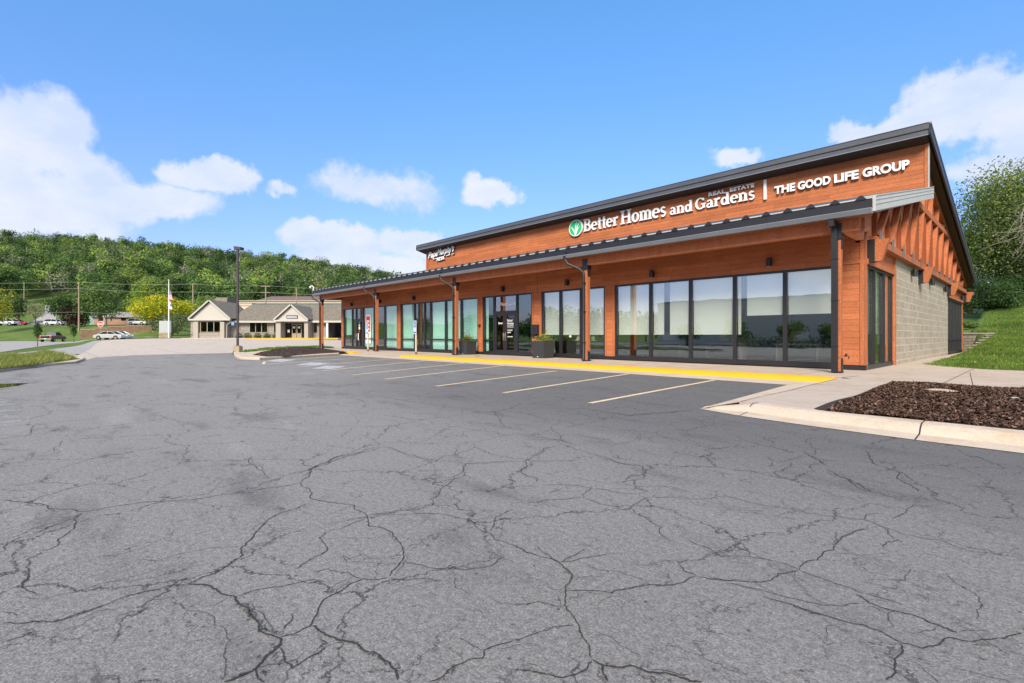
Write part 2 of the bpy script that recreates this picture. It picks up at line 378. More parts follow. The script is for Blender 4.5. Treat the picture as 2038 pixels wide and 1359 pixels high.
# ------------------------------------------------------------------ mesh helpers
SPLIT = {'corner_board', 'side_wall', 'trim_board', 'base_strip', 'interior'}
class MB:
    def __init__(s): s.v = []; s.f = []; s.m = []; s.sm = []
    def add(s, vs, fs, m=0, smooth=False):
        o = len(s.v); s.v += [tuple(v) for v in vs]
        for f in fs: s.f.append(tuple(i+o for i in f)); s.m.append(m); s.sm.append(smooth)
        return s
    def box(s, x0, x1, y0, y1, z0, z1, m=0):
        x0, x1 = sorted((x0, x1)); y0, y1 = sorted((y0, y1)); z0, z1 = sorted((z0, z1))
        v = [(x0,y0,z0),(x1,y0,z0),(x1,y1,z0),(x0,y1,z0),(x0,y0,z1),(x1,y0,z1),(x1,y1,z1),(x0,y1,z1)]
        return s.add(v, [(0,3,2,1),(4,5,6,7),(0,1,5,4),(1,2,6,5),(2,3,7,6),(3,0,4,7)], m)
    def prism(s, poly, d, m=0):
        """poly: 3d points (planar), extruded by vector d"""
        n = len(poly); a = [Vector(p) for p in poly]; bb = [p+Vector(d) for p in a]
        nrm = sum(((a[i]-a[0]).cross(a[(i+1) % n]-a[0]) for i in range(1, n-1)), Vector())
        if nrm.dot(Vector(d)) > 0: a, bb = bb, a
        fs = [tuple(range(n)), tuple(range(2*n-1, n-1, -1))] + [(i, n+i, n+(i+1) % n, (i+1) % n) for i in range(n)]
        return s.add(a+bb, fs, m)
    def bar(s, p, q, w_, h_, m=0, up=(0, 0, 1)):
        p, q = Vector(p), Vector(q); d = (q-p).normalized(); u = Vector(up)
        if abs(d.dot(u)) > .95: u = Vector((0, 1, 0))
        r = d.cross(u).normalized(); u = r.cross(d)
        vs = [a + r*sx*w_/2 + u*sz*h_/2 for a in (p, q) for sx, sz in ((-1,-1),(1,-1),(1,1),(-1,1))]
        return s.add(vs, [(0,1,2,3),(7,6,5,4),(0,4,5,1),(1,5,6,2),(2,6,7,3),(3,7,4,0)], m)
    def tube(s, pts, r, n=8, m=0, smooth=True):
        pts = [Vector(p) for p in pts]; rs = r if isinstance(r, (list, tuple)) else [r]*len(pts)
        vs = []; fs = []; pu = None
        for i, p in enumerate(pts):
            d = (pts[min(i+1, len(pts)-1)]-pts[max(i-1, 0)]).normalized()
            u = pu if pu is not None else (Vector((0, 0, 1)) if abs(d.z) < .9 else Vector((1, 0, 0)))
            a = d.cross(u)
            if a.length < 1e-4: a = d.cross(Vector((0, 1, 0)))
            a.normalize(); b_ = a.cross(d); pu = b_ if pu is None or True else pu
            for j in range(n):
                t = 2*math.pi*j/n; vs.append(p + (a*math.cos(t)+b_*math.sin(t))*rs[i])
        for i in range(len(pts)-1):
            for j in range(n):
                k1 = (j+1) % n; fs.append((i*n+j, i*n+k1, (i+1)*n+k1, (i+1)*n+j))
        s.add(vs, fs, m, smooth)
        o = len(pts)-1
        s.add([vs[j] for j in range(n)], [tuple(range(n-1, -1, -1))], m); s.add([vs[o*n+j] for j in range(n)], [tuple(range(n))], m)
        return s
    def cyl(s, c, r, h, n=16, m=0, r2=None): return s.tube([c, (c[0], c[1], c[2]+h)], [r, r if r2 is None else r2], n, m)
    def ball(s, c, r, seg=10, m=0, jit=0, rng=None):
        rx_, ry_, rz_ = r if isinstance(r, (tuple, list)) else (r, r, r)
        vs = []; fs = []
        for i in range(seg+1):
            ph = math.pi*i/seg
            for j in range(seg*2):
                th = math.pi*j/seg; q = 1+(rng.uniform(-jit, jit) if jit else 0)
                vs.append((c[0]+rx_*q*math.sin(ph)*math.cos(th), c[1]+ry_*q*math.sin(ph)*math.sin(th), c[2]+rz_*q*math.cos(ph)))
        nn = seg*2
        for i in range(seg):
            for j in range(nn): fs.append((i*nn+j, (i+1)*nn+j, (i+1)*nn+(j+1) % nn, i*nn+(j+1) % nn))
        return s.add(vs, fs, m, True)
    def build(s, name, mats, parent=None, world_=False, bevel=0):
        if name in SPLIT and len(s.v) > 8 and len(s.v) % 8 == 0 and len(s.f) == len(s.v)//8*6:
            for i in range(len(s.v)//8):       # one object for each separate board
                q = MB(); q.v = s.v[i*8:i*8+8]; q.f = [tuple(j-i*8 for j in f) for f in s.f[i*6:i*6+6]]; q.m = s.m[i*6:i*6+6]; q.sm = s.sm[i*6:i*6+6]
                o = q.build(name, mats, parent, world_, bevel)
            return o
        me = bpy.data.meshes.new(name); me.from_pydata(s.v, [], s.f)
        if not isinstance(mats, (list, tuple)): mats = [mats]
        for a in mats: me.materials.append(a)
        me.polygons.foreach_set('material_index', s.m); me.polygons.foreach_set('use_smooth', s.sm); me.update()
        o = bpy.data.objects.new(name, me); COL.objects.link(o)
        if parent is not None:
            o.parent = parent
            if world_ and parent.parent is None: o.matrix_parent_inverse = Matrix.Translation(-Vector(parent.location))
        if bevel:
            bv = o.modifiers.new('bevel', 'BEVEL'); bv.width = bevel; bv.segments = 2; bv.limit_method = 'ANGLE'
        return o
def tag(o, label, cat, group=None):
    o['label'] = label; o['category'] = cat
    if group: o['group'] = group
    return o
def thing(name, label, cat, loc=(0, 0, 0), rz=0, group=None):
    o = bpy.data.objects.new(name, None); COL.objects.link(o); o.empty_display_size = .3
    o.location = loc; o.rotation_euler = (0, 0, rz); return tag(o, label, cat, group)
def struct(o): o['kind'] = 'structure'; return o
def copy_tree(o, parent=None):
    c = o.copy(); COL.objects.link(c); c.parent = parent
    for ch in list(o.children): copy_tree(ch, c)
    return c
def raw(name, verts, quads, mats, parent=None, midx=None):
    """fast mesh from numpy arrays, quads (n,4) or tris (n,3)"""
    me = bpy.data.meshes.new(name); n, kk = quads.shape
    me.vertices.add(len(verts)); me.vertices.foreach_set('co', verts.astype(np.float32).ravel())
    me.loops.add(n*kk); me.loops.foreach_set('vertex_index', quads.astype(np.int32).ravel())
    me.polygons.add(n); me.polygons.foreach_set('loop_start', np.arange(0, n*kk, kk, dtype=np.int32))
    if not isinstance(mats, (list, tuple)): mats = [mats]
    for a in mats: me.materials.append(a)
    if midx is not None: me.polygons.foreach_set('material_index', midx.astype(np.int32))
    me.update(calc_edges=True); me.validate()
    o = bpy.data.objects.new(name, me); COL.objects.link(o)
    if parent is not None: o.parent = parent
    return o
def gpt(x, y, z=0.):
    a = (x-CX)/F; t = (z-H)/((HY-y)/F)
    return ((FX+RX*a)*t, (FY+RY*a)*t)
def at(px, d, z=0.):
    """point d metres ahead along the view heading, under photo column px"""
    r = (px-CX)/F*d
    return (FX*d+RX*r, FY*d+RY*r, z)
def zof(py, d): return H+(HY-py)/F*d

# ------------------------------------------------------------------ terrain
PROF = [(-900, [(0,0),(109,0),(113,.3),(134,3.9),(150,4.5),(180,8),(420,62),(520,40)]),
 (0, [(0,0),(109,0),(113,.3),(134,3.9),(150,4.5),(200,13),(235,19),(420,77),(520,55)]),
 (150, [(0,0),(105,0),(108,.3),(134,4.0),(150,4.5),(200,13),(235,19),(420,75),(520,52)]),
 (185, [(0,0),(45,0),(86,.5),(100,.5),(106,1.2),(109,2.9),(134,4.1),(150,4.7),(200,10),(420,73),(520,52)]),
 (300, [(0,0),(33,0),(77,.78),(92,.9),(104,1.5),(108,3.4),(138,4.2),(150,4.7),(200,9),(420,69),(520,50)]),
 (400, [(0,0),(33,0),(77,.86),(95,.95),(130,2.6),(200,8),(420,64),(520,46)]),
 (600, [(0,0),(42,0),(77,.86),(95,.95),(130,2.6),(200,8),(420,55),(520,40)]),
 (800, [(0,0),(60,0),(85,.7),(130,1.6),(200,6),(420,40),(520,28)]),
 (1100, [(0,0),(80,0),(130,1.),(420,25),(520,22)]),
 (1500, [(0,0),(80,0),(420,22),(520,20)])]
def terr(X, Y):
    d = X*FX+Y*FY; r = X*RX+Y*RY
    h = 0.
    if d > 8:
        xp = CX+r/d*F
        xp = max(-899, min(1499, xp))
        for (xa, pa), (xb, pb) in zip(PROF, PROF[1:]):
            if xa <= xp <= xb:
                t = (xp-xa)/(xb-xa); f = lambda pr: np.interp(d, [q[0] for q in pr], [q[1] for q in pr])
                h = f(pa)*(1-t)+f(pb)*t; break
    else:
        rr = math.hypot(X, Y); h = np.interp(rr, [0, 70, 110, 260, 500], [0, 0, .5, 9, 20])
    if X > -3.6 and Y > 21.5:
        s_ = min(1, max(0, (X+3.15)/1.2)); s_ = s_*s_*(3-2*s_)
        if Y > 48.5: s_ = max(s_, min(1, (Y-48.5)/.5))
        hh = .07+s_*(.05*(Y-21.5)+.12*max(0, Y-48))
        h = max(hh, 0) if Y < 150 else max(h, hh)
    if Y > 48.5 and X <= -2.6 and X > -44: h = max(h, 1.5+.06*(Y-48.5))
    if -44.6 < X < -3.2 and 15 < Y < 49.5: h = -.03
    return h
angs = np.unique(np.concatenate([np.linspace(-180, -50, 40), np.linspace(-50, 50, 330), np.linspace(50, 180, 50)]))
rads = np.concatenate([[0, 4, 8], np.arange(12, 60, 1.6), np.arange(60, 160, 2.2), np.arange(160, 560, 9), [700, 1000, 2000, 4500]])
vs = []
for rr in rads:
    for a in angs:
        t = R(a); d = rr*math.cos(t); r_ = rr*math.sin(t)
        X, Y = FX*d+RX*r_, FY*d+RY*r_
        z = terr(X, Y) if rr < 560 else 18.
        if rr < 30 : z = min(z, .07 if X > -3.6 and Y > 21.5 else 0)
        vs.append((X, Y, z-.035 if rr < 560 else z))
na = len(angs); qs = []
for i in range(len(rads)-1):
    for j in range(na-1): qs.append((i*na+j, i*na+j+1, (i+1)*na+j+1, (i+1)*na+j))
ground = raw('ground', np.array(vs), np.array(qs)[:, ::-1], m_grass); struct(ground)
for p in ground.data.polygons: p.use_smooth = True

def drape(name, poly, mat, dz, step=1.2, flat=None):
    """polygon (world xy) filled by clipped grid cells and laid on the terrain"""
    import mathutils.geometry as mg
    P2 = [Vector(p[:2]) for p in poly]
    # subdivide boundary, triangulate with interior grid points by delaunay
    bd = []
    for a, b_ in zip(P2, P2[1:]+P2[:1]):
        n = max(1, int((b_-a).length/step))
        bd += [a.lerp(b_, i/n) for i in range(n)]
    xs = [p.x for p in P2]; ys = [p.y for p in P2]; pts = list(bd)
    def inside(x, y):
        c_ = False
        for a, b_ in zip(P2, P2[1:]+P2[:1]):
            if (a.y > y) != (b_.y > y) and x < (b_.x-a.x)*(y-a.y)/(b_.y-a.y)+a.x: c_ = not c_
        return c_
    if flat is None:
        yy = min(ys)+step/2
        while yy < max(ys):
            xx = min(xs)+step/2
            while xx < max(xs):
                if inside(xx, yy): pts.append(Vector((xx, yy)))
                xx += step
            yy += step
    n = len(bd)
    r = mg.delaunay_2d_cdt(pts, [(i, (i+1) % n) for i in range(n)], [], 1, 1e-5)
    mb = MB(); mb.v = [(p.x, p.y, (flat if flat is not None else terr(p.x, p.y))+dz) for p in r[0]]
    for f in r[2]:
        a, b_, c_ = [r[0][i] for i in f[:3]]
        if (b_-a).cross(c_-a) < 0: f = f[::-1]
        mb.f.append(tuple(f)); mb.m.append(0); mb.sm.append(True)
    return mb
def pp(*pts): return [gpt(x, y) for x, y in pts]
# parking lot asphalt
edgeL = pp((0, 740), (100, 727.6), (150, 723.5), (167, 717.6), (190, 711), (267, 706.8), (340, 704.8), (430, 703.6), (462, 703))
lot = [(60, 7.0), (-.13, 7.27), (-1.0, 7.3), (-2.08, 7.42), (-3.04, 7.58), (-3.85, 7.85), (-4.25, 13.2), (-9.5, 13.42), (-14.75, 13.4), (-22, 13.4), (-28.3, 13.4)] \
    + [gpt(675, 707), gpt(587, 712.3), gpt(516, 716.5), gpt(478, 715), gpt(467, 710.5)] + edgeL[::-1] + [gpt(-420, 782), (-22, -9), (-60, -20), (-60, -38), (60, -38)]
mb = drape('x', lot, m_asph, 0, 99, flat=0.)
parking = struct(mb.build('parking_lot', m_asph))
# --- cracks traced on the photograph and laid out on the lot as thin ribbons
Z7 = lambda x, y: (x/1.998, 860+y/1.998)
Z8 = lambda x, y: (1018+x/1.998, 860+y/1.998)
ZA = lambda x, y: (x/2.911, 740+y/2.911)
ZB = lambda x, y: (600+x/2.911, 760+y/2.911)
ZC = lambda x, y: (1200+x/2.911, 780+y/2.911)
CR = [
(Z7,3,[(0,270),(90,278),(170,290),(250,308),(330,318),(440,298),(560,280),(700,273),(800,264),(900,250),(1050,225),(1195,200)]),
(Z7,3,[(1195,200),(1225,150),(1300,128),(1400,92),(1510,60)]),(Z7,1,[(820,248),(860,225),(960,198),(1070,180),(1040,150),(1005,125),(1005,95)]),
(Z7,3,[(1195,200),(1230,225),(1235,265),(1320,280),(1410,292),(1455,330),(1465,375),(1560,400),(1590,440),(1605,500),(1550,575)]),
(Z7,3,[(1235,280),(1120,320),(1040,375),(1000,425),(955,465),(965,490),(900,535),(800,580),(740,608)]),
(Z7,3,[(740,608),(690,610),(620,630),(520,650),(430,685),(330,720),(240,752),(140,755),(0,765)]),
(Z7,4,[(740,608),(860,628),(930,655),(985,700),(1010,745),(1030,795),(1080,812),(1110,820)]),
(Z7,3,[(1110,820),(1235,772),(1255,735),(1285,670),(1360,630),(1440,585),(1545,580)]),(Z7,2,[(1250,560),(1300,545),(1380,560),(1440,585)]),
(Z7,2,[(1545,580),(1600,590),(1700,582),(1770,595)]),(Z7,2,[(1590,520),(1700,540),(1850,550),(1960,530),(2010,495)]),
(Z7,4,[(1240,770),(1285,800),(1345,830),(1430,855),(1500,885),(1550,925),(1580,990)]),
(Z7,4,[(1110,820),(1105,860),(1060,890),(1020,940),(950,975),(890,997)]),(Z7,3,[(1115,860),(1130,915),(1165,945)]),(Z7,3,[(1020,940),(1025,980),(1050,997)]),
(Z7,3,[(1700,997),(1760,975),(1810,930),(1920,900),(1925,870),(2038,832)]),(Z7,1,[(1925,870),(1870,845),(1820,818)]),
(Z7,2,[(1455,330),(1560,318),(1660,310),(1720,290),(1715,265),(1750,235),(1790,200),(1840,160),(1850,125),(2038,115)]),
(Z7,2,[(1455,345),(1390,370),(1290,400),(1270,425),(1300,470),(1230,510),(1170,550)]),
(Z7,2,[(1480,325),(1640,325),(1800,335),(1860,350),(1900,385),(1950,405),(1970,430),(2038,450)]),(Z7,2,[(1950,400),(1970,340),(2038,310)]),
(Z7,1,[(1860,350),(1930,345),(1970,340)]),
(Z7,2,[(330,320),(300,365),(230,425),(215,460),(170,475)]),(Z7,2,[(320,325),(200,375),(80,420),(0,480)]),(Z7,1,[(0,435),(120,390),(300,335)]),
(Z7,2,[(170,475),(105,510),(100,540),(115,570),(90,600),(105,630),(150,648)]),(Z7,1,[(105,655),(170,668),(300,640),(430,600),(560,570),(640,540)]),
(Z7,1,[(560,505),(620,515),(700,490),(850,460),(950,458)]),(Z7,2,[(0,838),(90,815),(130,795)]),(Z7,1,[(290,760),(380,715),(470,705)]),
(Z7,2,[(940,655),(1050,625),(1160,605),(1280,590)]),(Z7,1,[(675,675),(740,710),(830,725),(850,770),(900,800),(915,830),(890,900),(895,960),(880,990)]),
(Z7,1,[(1510,60),(1600,80),(1670,105),(1740,110)]),(Z7,1,[(1330,795),(1400,740)]),(Z7,1,[(1815,580),(1810,620),(1870,655)]),(Z7,1,[(1940,650),(1985,685),(2038,688)]),
(Z7,1,[(1100,430),(960,480)]),(Z7,1,[(0,715),(70,735)]),(Z7,1,[(1365,490),(1380,520),(1480,520),(1590,520)]),
(Z8,3,[(0,450),(60,480),(130,500),(190,520),(235,560),(240,585),(215,610),(212,690),(240,730),(270,790),(310,850),(320,905)]),
(Z8,4,[(320,905),(365,930),(385,997)]),(Z8,4,[(365,930),(480,932),(560,960),(640,970),(760,997)]),(Z8,3,[(320,910),(300,945),(200,978),(110,960),(0,945)]),
(Z8,2,[(0,685),(110,675),(212,692)]),(Z8,2,[(0,825),(100,800),(180,775),(245,770)]),(Z8,2,[(190,520),(240,495),(290,465)]),(Z8,2,[(190,520),(270,505),(385,485)]),
(Z8,2,[(185,520),(150,490),(100,455)]),(Z8,1,[(245,585),(370,575)]),(Z8,3,[(215,635),(400,640),(460,625),(600,610),(690,595),(740,575)]),
(Z8,3,[(740,575),(840,590),(1035,592),(1060,565),(1145,550)]),(Z8,2,[(1145,550),(1050,515),(960,500),(830,495),(780,460),(700,430)]),
(Z8,3,[(1145,550),(1220,510),(1280,470),(1300,435),(1360,400),(1420,388)]),(Z8,2,[(1145,550),(1250,590),(1390,640),(1500,670),(1560,690)]),
(Z8,3,[(1370,645),(1420,680),(1530,715),(1640,745),(1720,780),(1775,802)]),(Z8,3,[(2038,800),(1960,825),(1870,828),(1840,838),(1740,820),(1700,850),(1630,862),(1550,840),(1480,800),(1400,770),(1310,752),(1200,720),(1100,685),(1000,655)]),
(Z8,3,[(1550,845),(1555,880),(1525,905),(1530,960),(1490,990)]),(Z8,2,[(850,600),(1000,630),(1130,665),(1240,690),(1410,685)]),
(Z8,2,[(740,575),(690,555),(660,510)]),(Z8,2,[(635,435),(590,405),(600,380),(530,340),(480,305),(440,310)]),(Z8,2,[(440,310),(500,285),(545,260)]),
(Z8,2,[(545,260),(690,265),(850,255),(960,285),(1100,305),(1250,335),(1400,350),(1480,380),(1550,405),(1700,430),(1850,480),(2038,505)]),
(Z8,2,[(1480,380),(1540,430),(1485,465)]),(Z8,2,[(1410,350),(1410,330),(1460,325)]),(Z8,2,[(1510,345),(1570,315),(1600,290),(1680,300)]),
(Z8,2,[(110,210),(280,215),(400,235),(500,245)]),(Z8,1,[(230,180),(380,205),(480,215),(600,215),(720,245)]),(Z8,2,[(60,285),(140,270),(280,262),(370,290),(440,300)]),
(Z8,2,[(285,262),(300,235),(320,222)]),(Z8,1,[(950,500),(940,470),(900,435),(830,430)]),(Z8,1,[(1730,565),(1770,605),(1860,660),(1875,690),(1855,750)]),
(Z8,2,[(1250,160),(1330,185),(1410,235),(1520,260),(1560,275)]),(Z8,1,[(1560,590),(1500,590),(1410,590)]),(Z8,1,[(1530,600),(1570,570),(1590,545)]),
(Z8,1,[(1760,945),(1860,965),(1990,997)]),(Z8,1,[(1620,235),(1740,250),(1800,280),(1900,320),(2038,360)]),(Z8,1,[(480,215),(440,200),(520,172)]),
(Z8,1,[(1780,795),(1900,790)]),(Z8,1,[(870,935),(905,950)]),(Z8,1,[(330,790),(430,850),(520,900)]),(Z8,1,[(290,530),(420,555),(540,600)]),
(ZA,3,[(1265,120),(1370,150),(1420,165)]),(ZA,2,[(1420,165),(1500,180),(1560,210),(1650,232)]),(ZA,2,[(1500,232),(1600,238),(1660,228)]),(ZA,2,[(1740,205),(1850,188),(1880,180)]),
(ZA,1,[(1070,290),(1180,280),(1330,260)]),(ZA,2,[(165,300),(180,340),(145,380)]),(ZA,1,[(200,380),(310,345),(330,350)]),(ZA,2,[(360,395),(350,420),(310,450),(325,480)]),(ZA,1,[(190,480),(290,495)]),
(ZA,2,[(1780,580),(1840,545),(1940,495),(2038,475)]),(ZA,2,[(1465,490),(1470,540),(1540,575)]),(ZA,1,[(1080,560),(1300,540),(1440,525)]),(ZA,1,[(1410,10),(1500,48)]),(ZA,1,[(1080,85),(1240,92)]),
(ZB,3,[(330,60),(400,80),(500,90),(560,103),(720,128),(800,132),(870,148),(1150,160),(1400,150),(1640,155),(1780,178),(1900,195),(2038,182)]),(ZB,1,[(60,20),(200,50),(330,62)]),
(ZB,2,[(1665,100),(1655,150)]),(ZB,2,[(1790,178),(1800,208),(1700,215),(1550,225),(1470,250),(1455,285),(1500,315),(1480,345)]),
(ZB,2,[(1480,345),(1600,395),(1700,420),(1780,445),(1880,480),(1980,490),(1985,535),(1870,560)]),(ZB,3,[(1500,370),(1400,385),(1340,430),(1285,460)]),
(ZB,3,[(1285,460),(1305,470),(1270,515),(1320,550),(1370,560),(1365,580)]),(ZB,2,[(1285,460),(1100,465),(950,478),(880,450)]),
(ZB,2,[(895,385),(890,410),(920,440)]),(ZB,2,[(455,375),(540,390),(600,415),(685,440),(800,460),(930,470)]),(ZB,3,[(0,550),(60,500),(150,465),(210,435),(350,405),(455,375)]),
(ZB,2,[(455,375),(420,335),(370,315),(385,290)]),(ZB,2,[(370,360),(350,385)]),(ZB,2,[(240,325),(235,310),(290,280),(280,270)]),(ZB,1,[(290,350),(310,330)]),
(ZB,1,[(620,360),(700,345),(780,310),(840,270),(930,250),(1000,240),(1100,240)]),(ZB,2,[(1160,165),(1165,195),(1130,220)]),(ZB,2,[(930,155),(925,185)]),(ZB,1,[(900,190),(935,235)]),
(ZB,1,[(270,185),(400,160),(450,150)]),(ZB,1,[(300,190),(325,220),(315,245)]),(ZB,1,[(240,245),(220,265)]),(ZB,1,[(1120,240),(1330,252),(1440,258)]),(ZB,1,[(480,215),(560,250),(700,265),(790,285)]),
(ZB,2,[(950,480),(930,515),(945,540),(900,560),(790,578)]),(ZB,1,[(1350,75),(1400,105)]),(ZB,1,[(1430,150),(1480,125)]),(ZB,1,[(1560,545),(1690,575)]),(ZB,1,[(1950,295),(1925,340),(1880,350)]),
(ZC,4,[(540,103),(420,115),(290,125),(150,138),(60,120)]),(ZC,2,[(770,255),(850,295),(950,315),(1040,335),(1110,360)]),(ZC,2,[(1155,365),(1110,385),(1050,405),(985,400),(950,375)]),
(ZC,2,[(985,410),(945,435)]),(ZC,2,[(1220,270),(1170,285),(1205,315),(1230,345),(1225,370)]),(ZC,3,[(1160,350),(1220,380),(1290,425)]),(ZC,3,[(1290,450),(1350,480),(1430,505),(1500,545),(1550,580)]),
(ZC,2,[(1095,410),(1090,435),(1045,460),(990,468),(1030,495),(1120,520),(1280,540)]),(ZC,3,[(1510,335),(1540,385),(1560,410),(1640,440),(1720,470),(1735,520),(1800,555),(1835,580)]),
(ZC,2,[(0,385),(70,400),(120,415),(235,430),(235,480),(150,490),(100,530)]),(ZC,1,[(400,420),(390,400),(430,370),(520,350)]),(ZC,1,[(235,435),(390,440),(520,430),(620,455),(690,475),(720,505)]),
(ZC,2,[(490,270),(560,295),(590,300)]),(ZC,1,[(200,270),(260,262),(300,300)]),(ZC,1,[(780,325),(800,300)]),(ZC,1,[(1450,370),(1550,385)]),(ZC,2,[(1740,305),(1780,340)]),(ZC,1,[(830,455),(900,470),(990,468)]),
(ZC,1,[(1600,310),(1680,345)]),(ZC,2,[(390,545),(500,580)]),(ZC,1,[(620,330),(760,350)]),(ZC,1,[(1700,445),(1830,440),(2038,450)]),(ZC,1,[(180,240),(190,270)]),
]
cm = MB(); rc = random.Random(3)
def frac(pts, lv, amp):
    for _ in range(lv):
        o = [pts[0]]
        for a, b_ in zip(pts, pts[1:]):
            L = (b_-a).length; n_ = Vector((-(b_-a).y, (b_-a).x))
            o += [a.lerp(b_, rc.uniform(.4, .6))+n_*rc.uniform(-amp, amp), b_]
        pts = o; amp *= .85
    return pts
def ribbon(pts, wd, m, z, ends=True):
    n = len(pts); L = []; Rr = []
    for i, p in enumerate(pts):
        d = (pts[min(i+1, n-1)]-pts[max(i-1, 0)])
        if d.length < 1e-6: d = Vector((1, 0))
        d.normalize(); nn = Vector((-d.y, d.x))
        e = min(1, min(i, n-1-i)/4+.15) if ends else 1
        a = wd*e*rc.uniform(.35, 1.25)/2; b_ = wd*e*rc.uniform(.35, 1.25)/2
        L.append((*(p+nn*a), z)); Rr.append((*(p-nn*b_), z))
    cm.add(L+Rr, [(i, n+i, n+i+1, i+1) for i in range(n-1)], m)
for zi, (fn, wt, pl) in enumerate(CR):
    P3 = [Vector(gpt(*fn(x, y))) for x, y in pl]
    dist = min((p.length for p in P3))
    lv = 4 if dist < 6 else 3
    P4 = frac(P3, lv, .13)
    wd = (.0025, .004, .0055, .0085)[wt-1]*(1 + dist*.10)
    zz = .003+(zi % 7)*.0003
    ribbon(P4, wd, 0, zz)
    if wt >= 3:
        for q in range(2):
            off = Vector((rc.uniform(-.03, .03), rc.uniform(-.03, .03)))
            i0 = rc.randrange(0, max(1, len(P4)-12)); ribbon([p+off+Vector((rc.uniform(-.012, .012), rc.uniform(-.012, .012))) for p in P4[i0:i0+rc.randrange(8, 30)]], wd*.5, 1, zz-.0012)
    if wt >= 2:      # short side branches
        for q in range(int(len(P4)/40)):
            i0 = rc.randrange(len(P4)-1); a = P4[i0]; t = rc.uniform(0, 6.28); L = rc.uniform(.08, .35)
            ribbon(frac([a, a+Vector((math.cos(t), math.sin(t)))*L], 3, .25), wd*.45, 0, zz+.0001)
for (x, y) in ((975, 695), (988, 712), (1000, 735), (965, 690), (992, 722)):   # crumbled hole
    c0 = Vector(gpt(*Z7(x, y)))
    for q in range(7):
        p = c0+Vector((rc.gauss(0, .012), rc.gauss(0, .012))); a = rc.uniform(0, 3); s_ = rc.uniform(.004, .011)
        pl = [(p.x+math.cos(a+i*1.57)*s_*rc.uniform(.6, 1.3), p.y+math.sin(a+i*1.57)*s_*rc.uniform(.6, 1.3), .0045+q*.00005) for i in range(4)]
        cm.add(pl, [(0, 1, 2, 3)], 1)
cr_o = cm.build('cracks', [m_crack, m_crack2], parking)
# parking stripes
def strip(a, b_, wd, z=.005):
    a, b_ = Vector(a), Vector(b_); d = (b_-a).normalized(); n_ = Vector((-d.y, d.x))*wd/2
    return MB().add([(*(a-n_), z), (*(b_-n_), z), (*(b_+n_), z), (*(a+n_), z)], [(0, 1, 2, 3)])
for a, b_ in [((1174,802.5),(1422,756.5)),((1002,782),(1252,744)),((868,768.7),(1108,738)),((766,754.8),(1009,727)),((701,746.4),(931,722)),((643,737.8),(862,716)),((595,729.7),(783.5,714.3)),((524,725),(752,710)),((527,719.7),(695,707))]:
    strip(gpt(*a), gpt(*b_), .11).build('painted_line', m_line, parking)
strip(gpt(527, 719.7), gpt(524, 725), .12, .009).build('painted_line', m_line, parking)
for quad in (((530,718.5),(555,714),(590,716),(560,720.5)), ((588,726.5),(616,721),(658,722.5),(630,727.5)), ((620,733.5),(648,727.5),(688,729),(665,734.5))):
    MB().add([(*gpt(*q), .004) for q in quad], [(0, 1, 2, 3)]).build('painted_marking', m_wpaint, parking)
# puddle and wet stain on the left
def blob(name, pts, mat, z, parent=None):
    P_ = [Vector(gpt(*p)) for p in pts]; c_ = sum(P_, Vector((0, 0)))/len(P_); out = []
    for a, b_ in zip(P_, P_[1:]+P_[:1]):
        out += [a, a.lerp(b_, .33)+(a.lerp(b_, .33)-c_)*rc.uniform(-.06, .1), a.lerp(b_, .66)+(a.lerp(b_, .66)-c_)*rc.uniform(-.06, .1)]
    mb = MB(); mb.add([(*p, z) for p in out], [tuple(range(len(out)))[::-1]])
    return mb.build(name, mat, parent)
m_stain = M('dried silt', (.30, .295, .28), .8, .15, 2, grain=.3, gs=60)
k = N(m_stain.node_tree); b = k.n['Principled BSDF']; g = k.new('ShaderNodeNewGeometry').outputs['Position']
k.setin(b.inputs['Alpha'], k.ramp(k.math('ADD', k.math('MULTIPLY', k.noise(g, 1.8, 6, .75), .8), k.math('MULTIPLY', k.noise(g, 45, 3, .8), .25)), .42, .60, 0, .95))
blob('silt_stain', [(-120, 757), (-40, 754), (50, 754.5), (95, 755), (60, 762), (30, 769), (-10, 772), (-120, 778)], m_stain, .003, parking)
for sp_ in ([(-60,792),(-10,788),(30,790),(52,796),(40,803),(46,812),(36,822),(20,826),(-10,820),(-60,812)], [(-40,868),(0,864),(40,866),(44,869),(20,872),(-30,874)], [(8,892),(30,889),(60,891),(62,894),(40,897),(14,896)], [(-40,829),(10,826),(55,833),(40,840),(5,843),(-40,842)]):
    blob('silt_stain', sp_, m_stain, .003, parking)
puddle = blob('puddle', [(-80, 766), (-20, 765), (25, 763.5), (56, 762.5), (35, 768), (0, 772), (-60, 775)], m_water, .007); struct(puddle)

# ------------------------------------------------------------------ pavements and kerbs
SW = .13
def sheet(name, poly, mat, z, th=None):
    mb = MB()
    if th: mb.prism([(x, y, z) for x, y in poly], (0, 0, -th))
    else: mb.add([(x, y, z) for x, y in poly], [tuple(range(len(poly)))])
    return mb.build(name, mat)
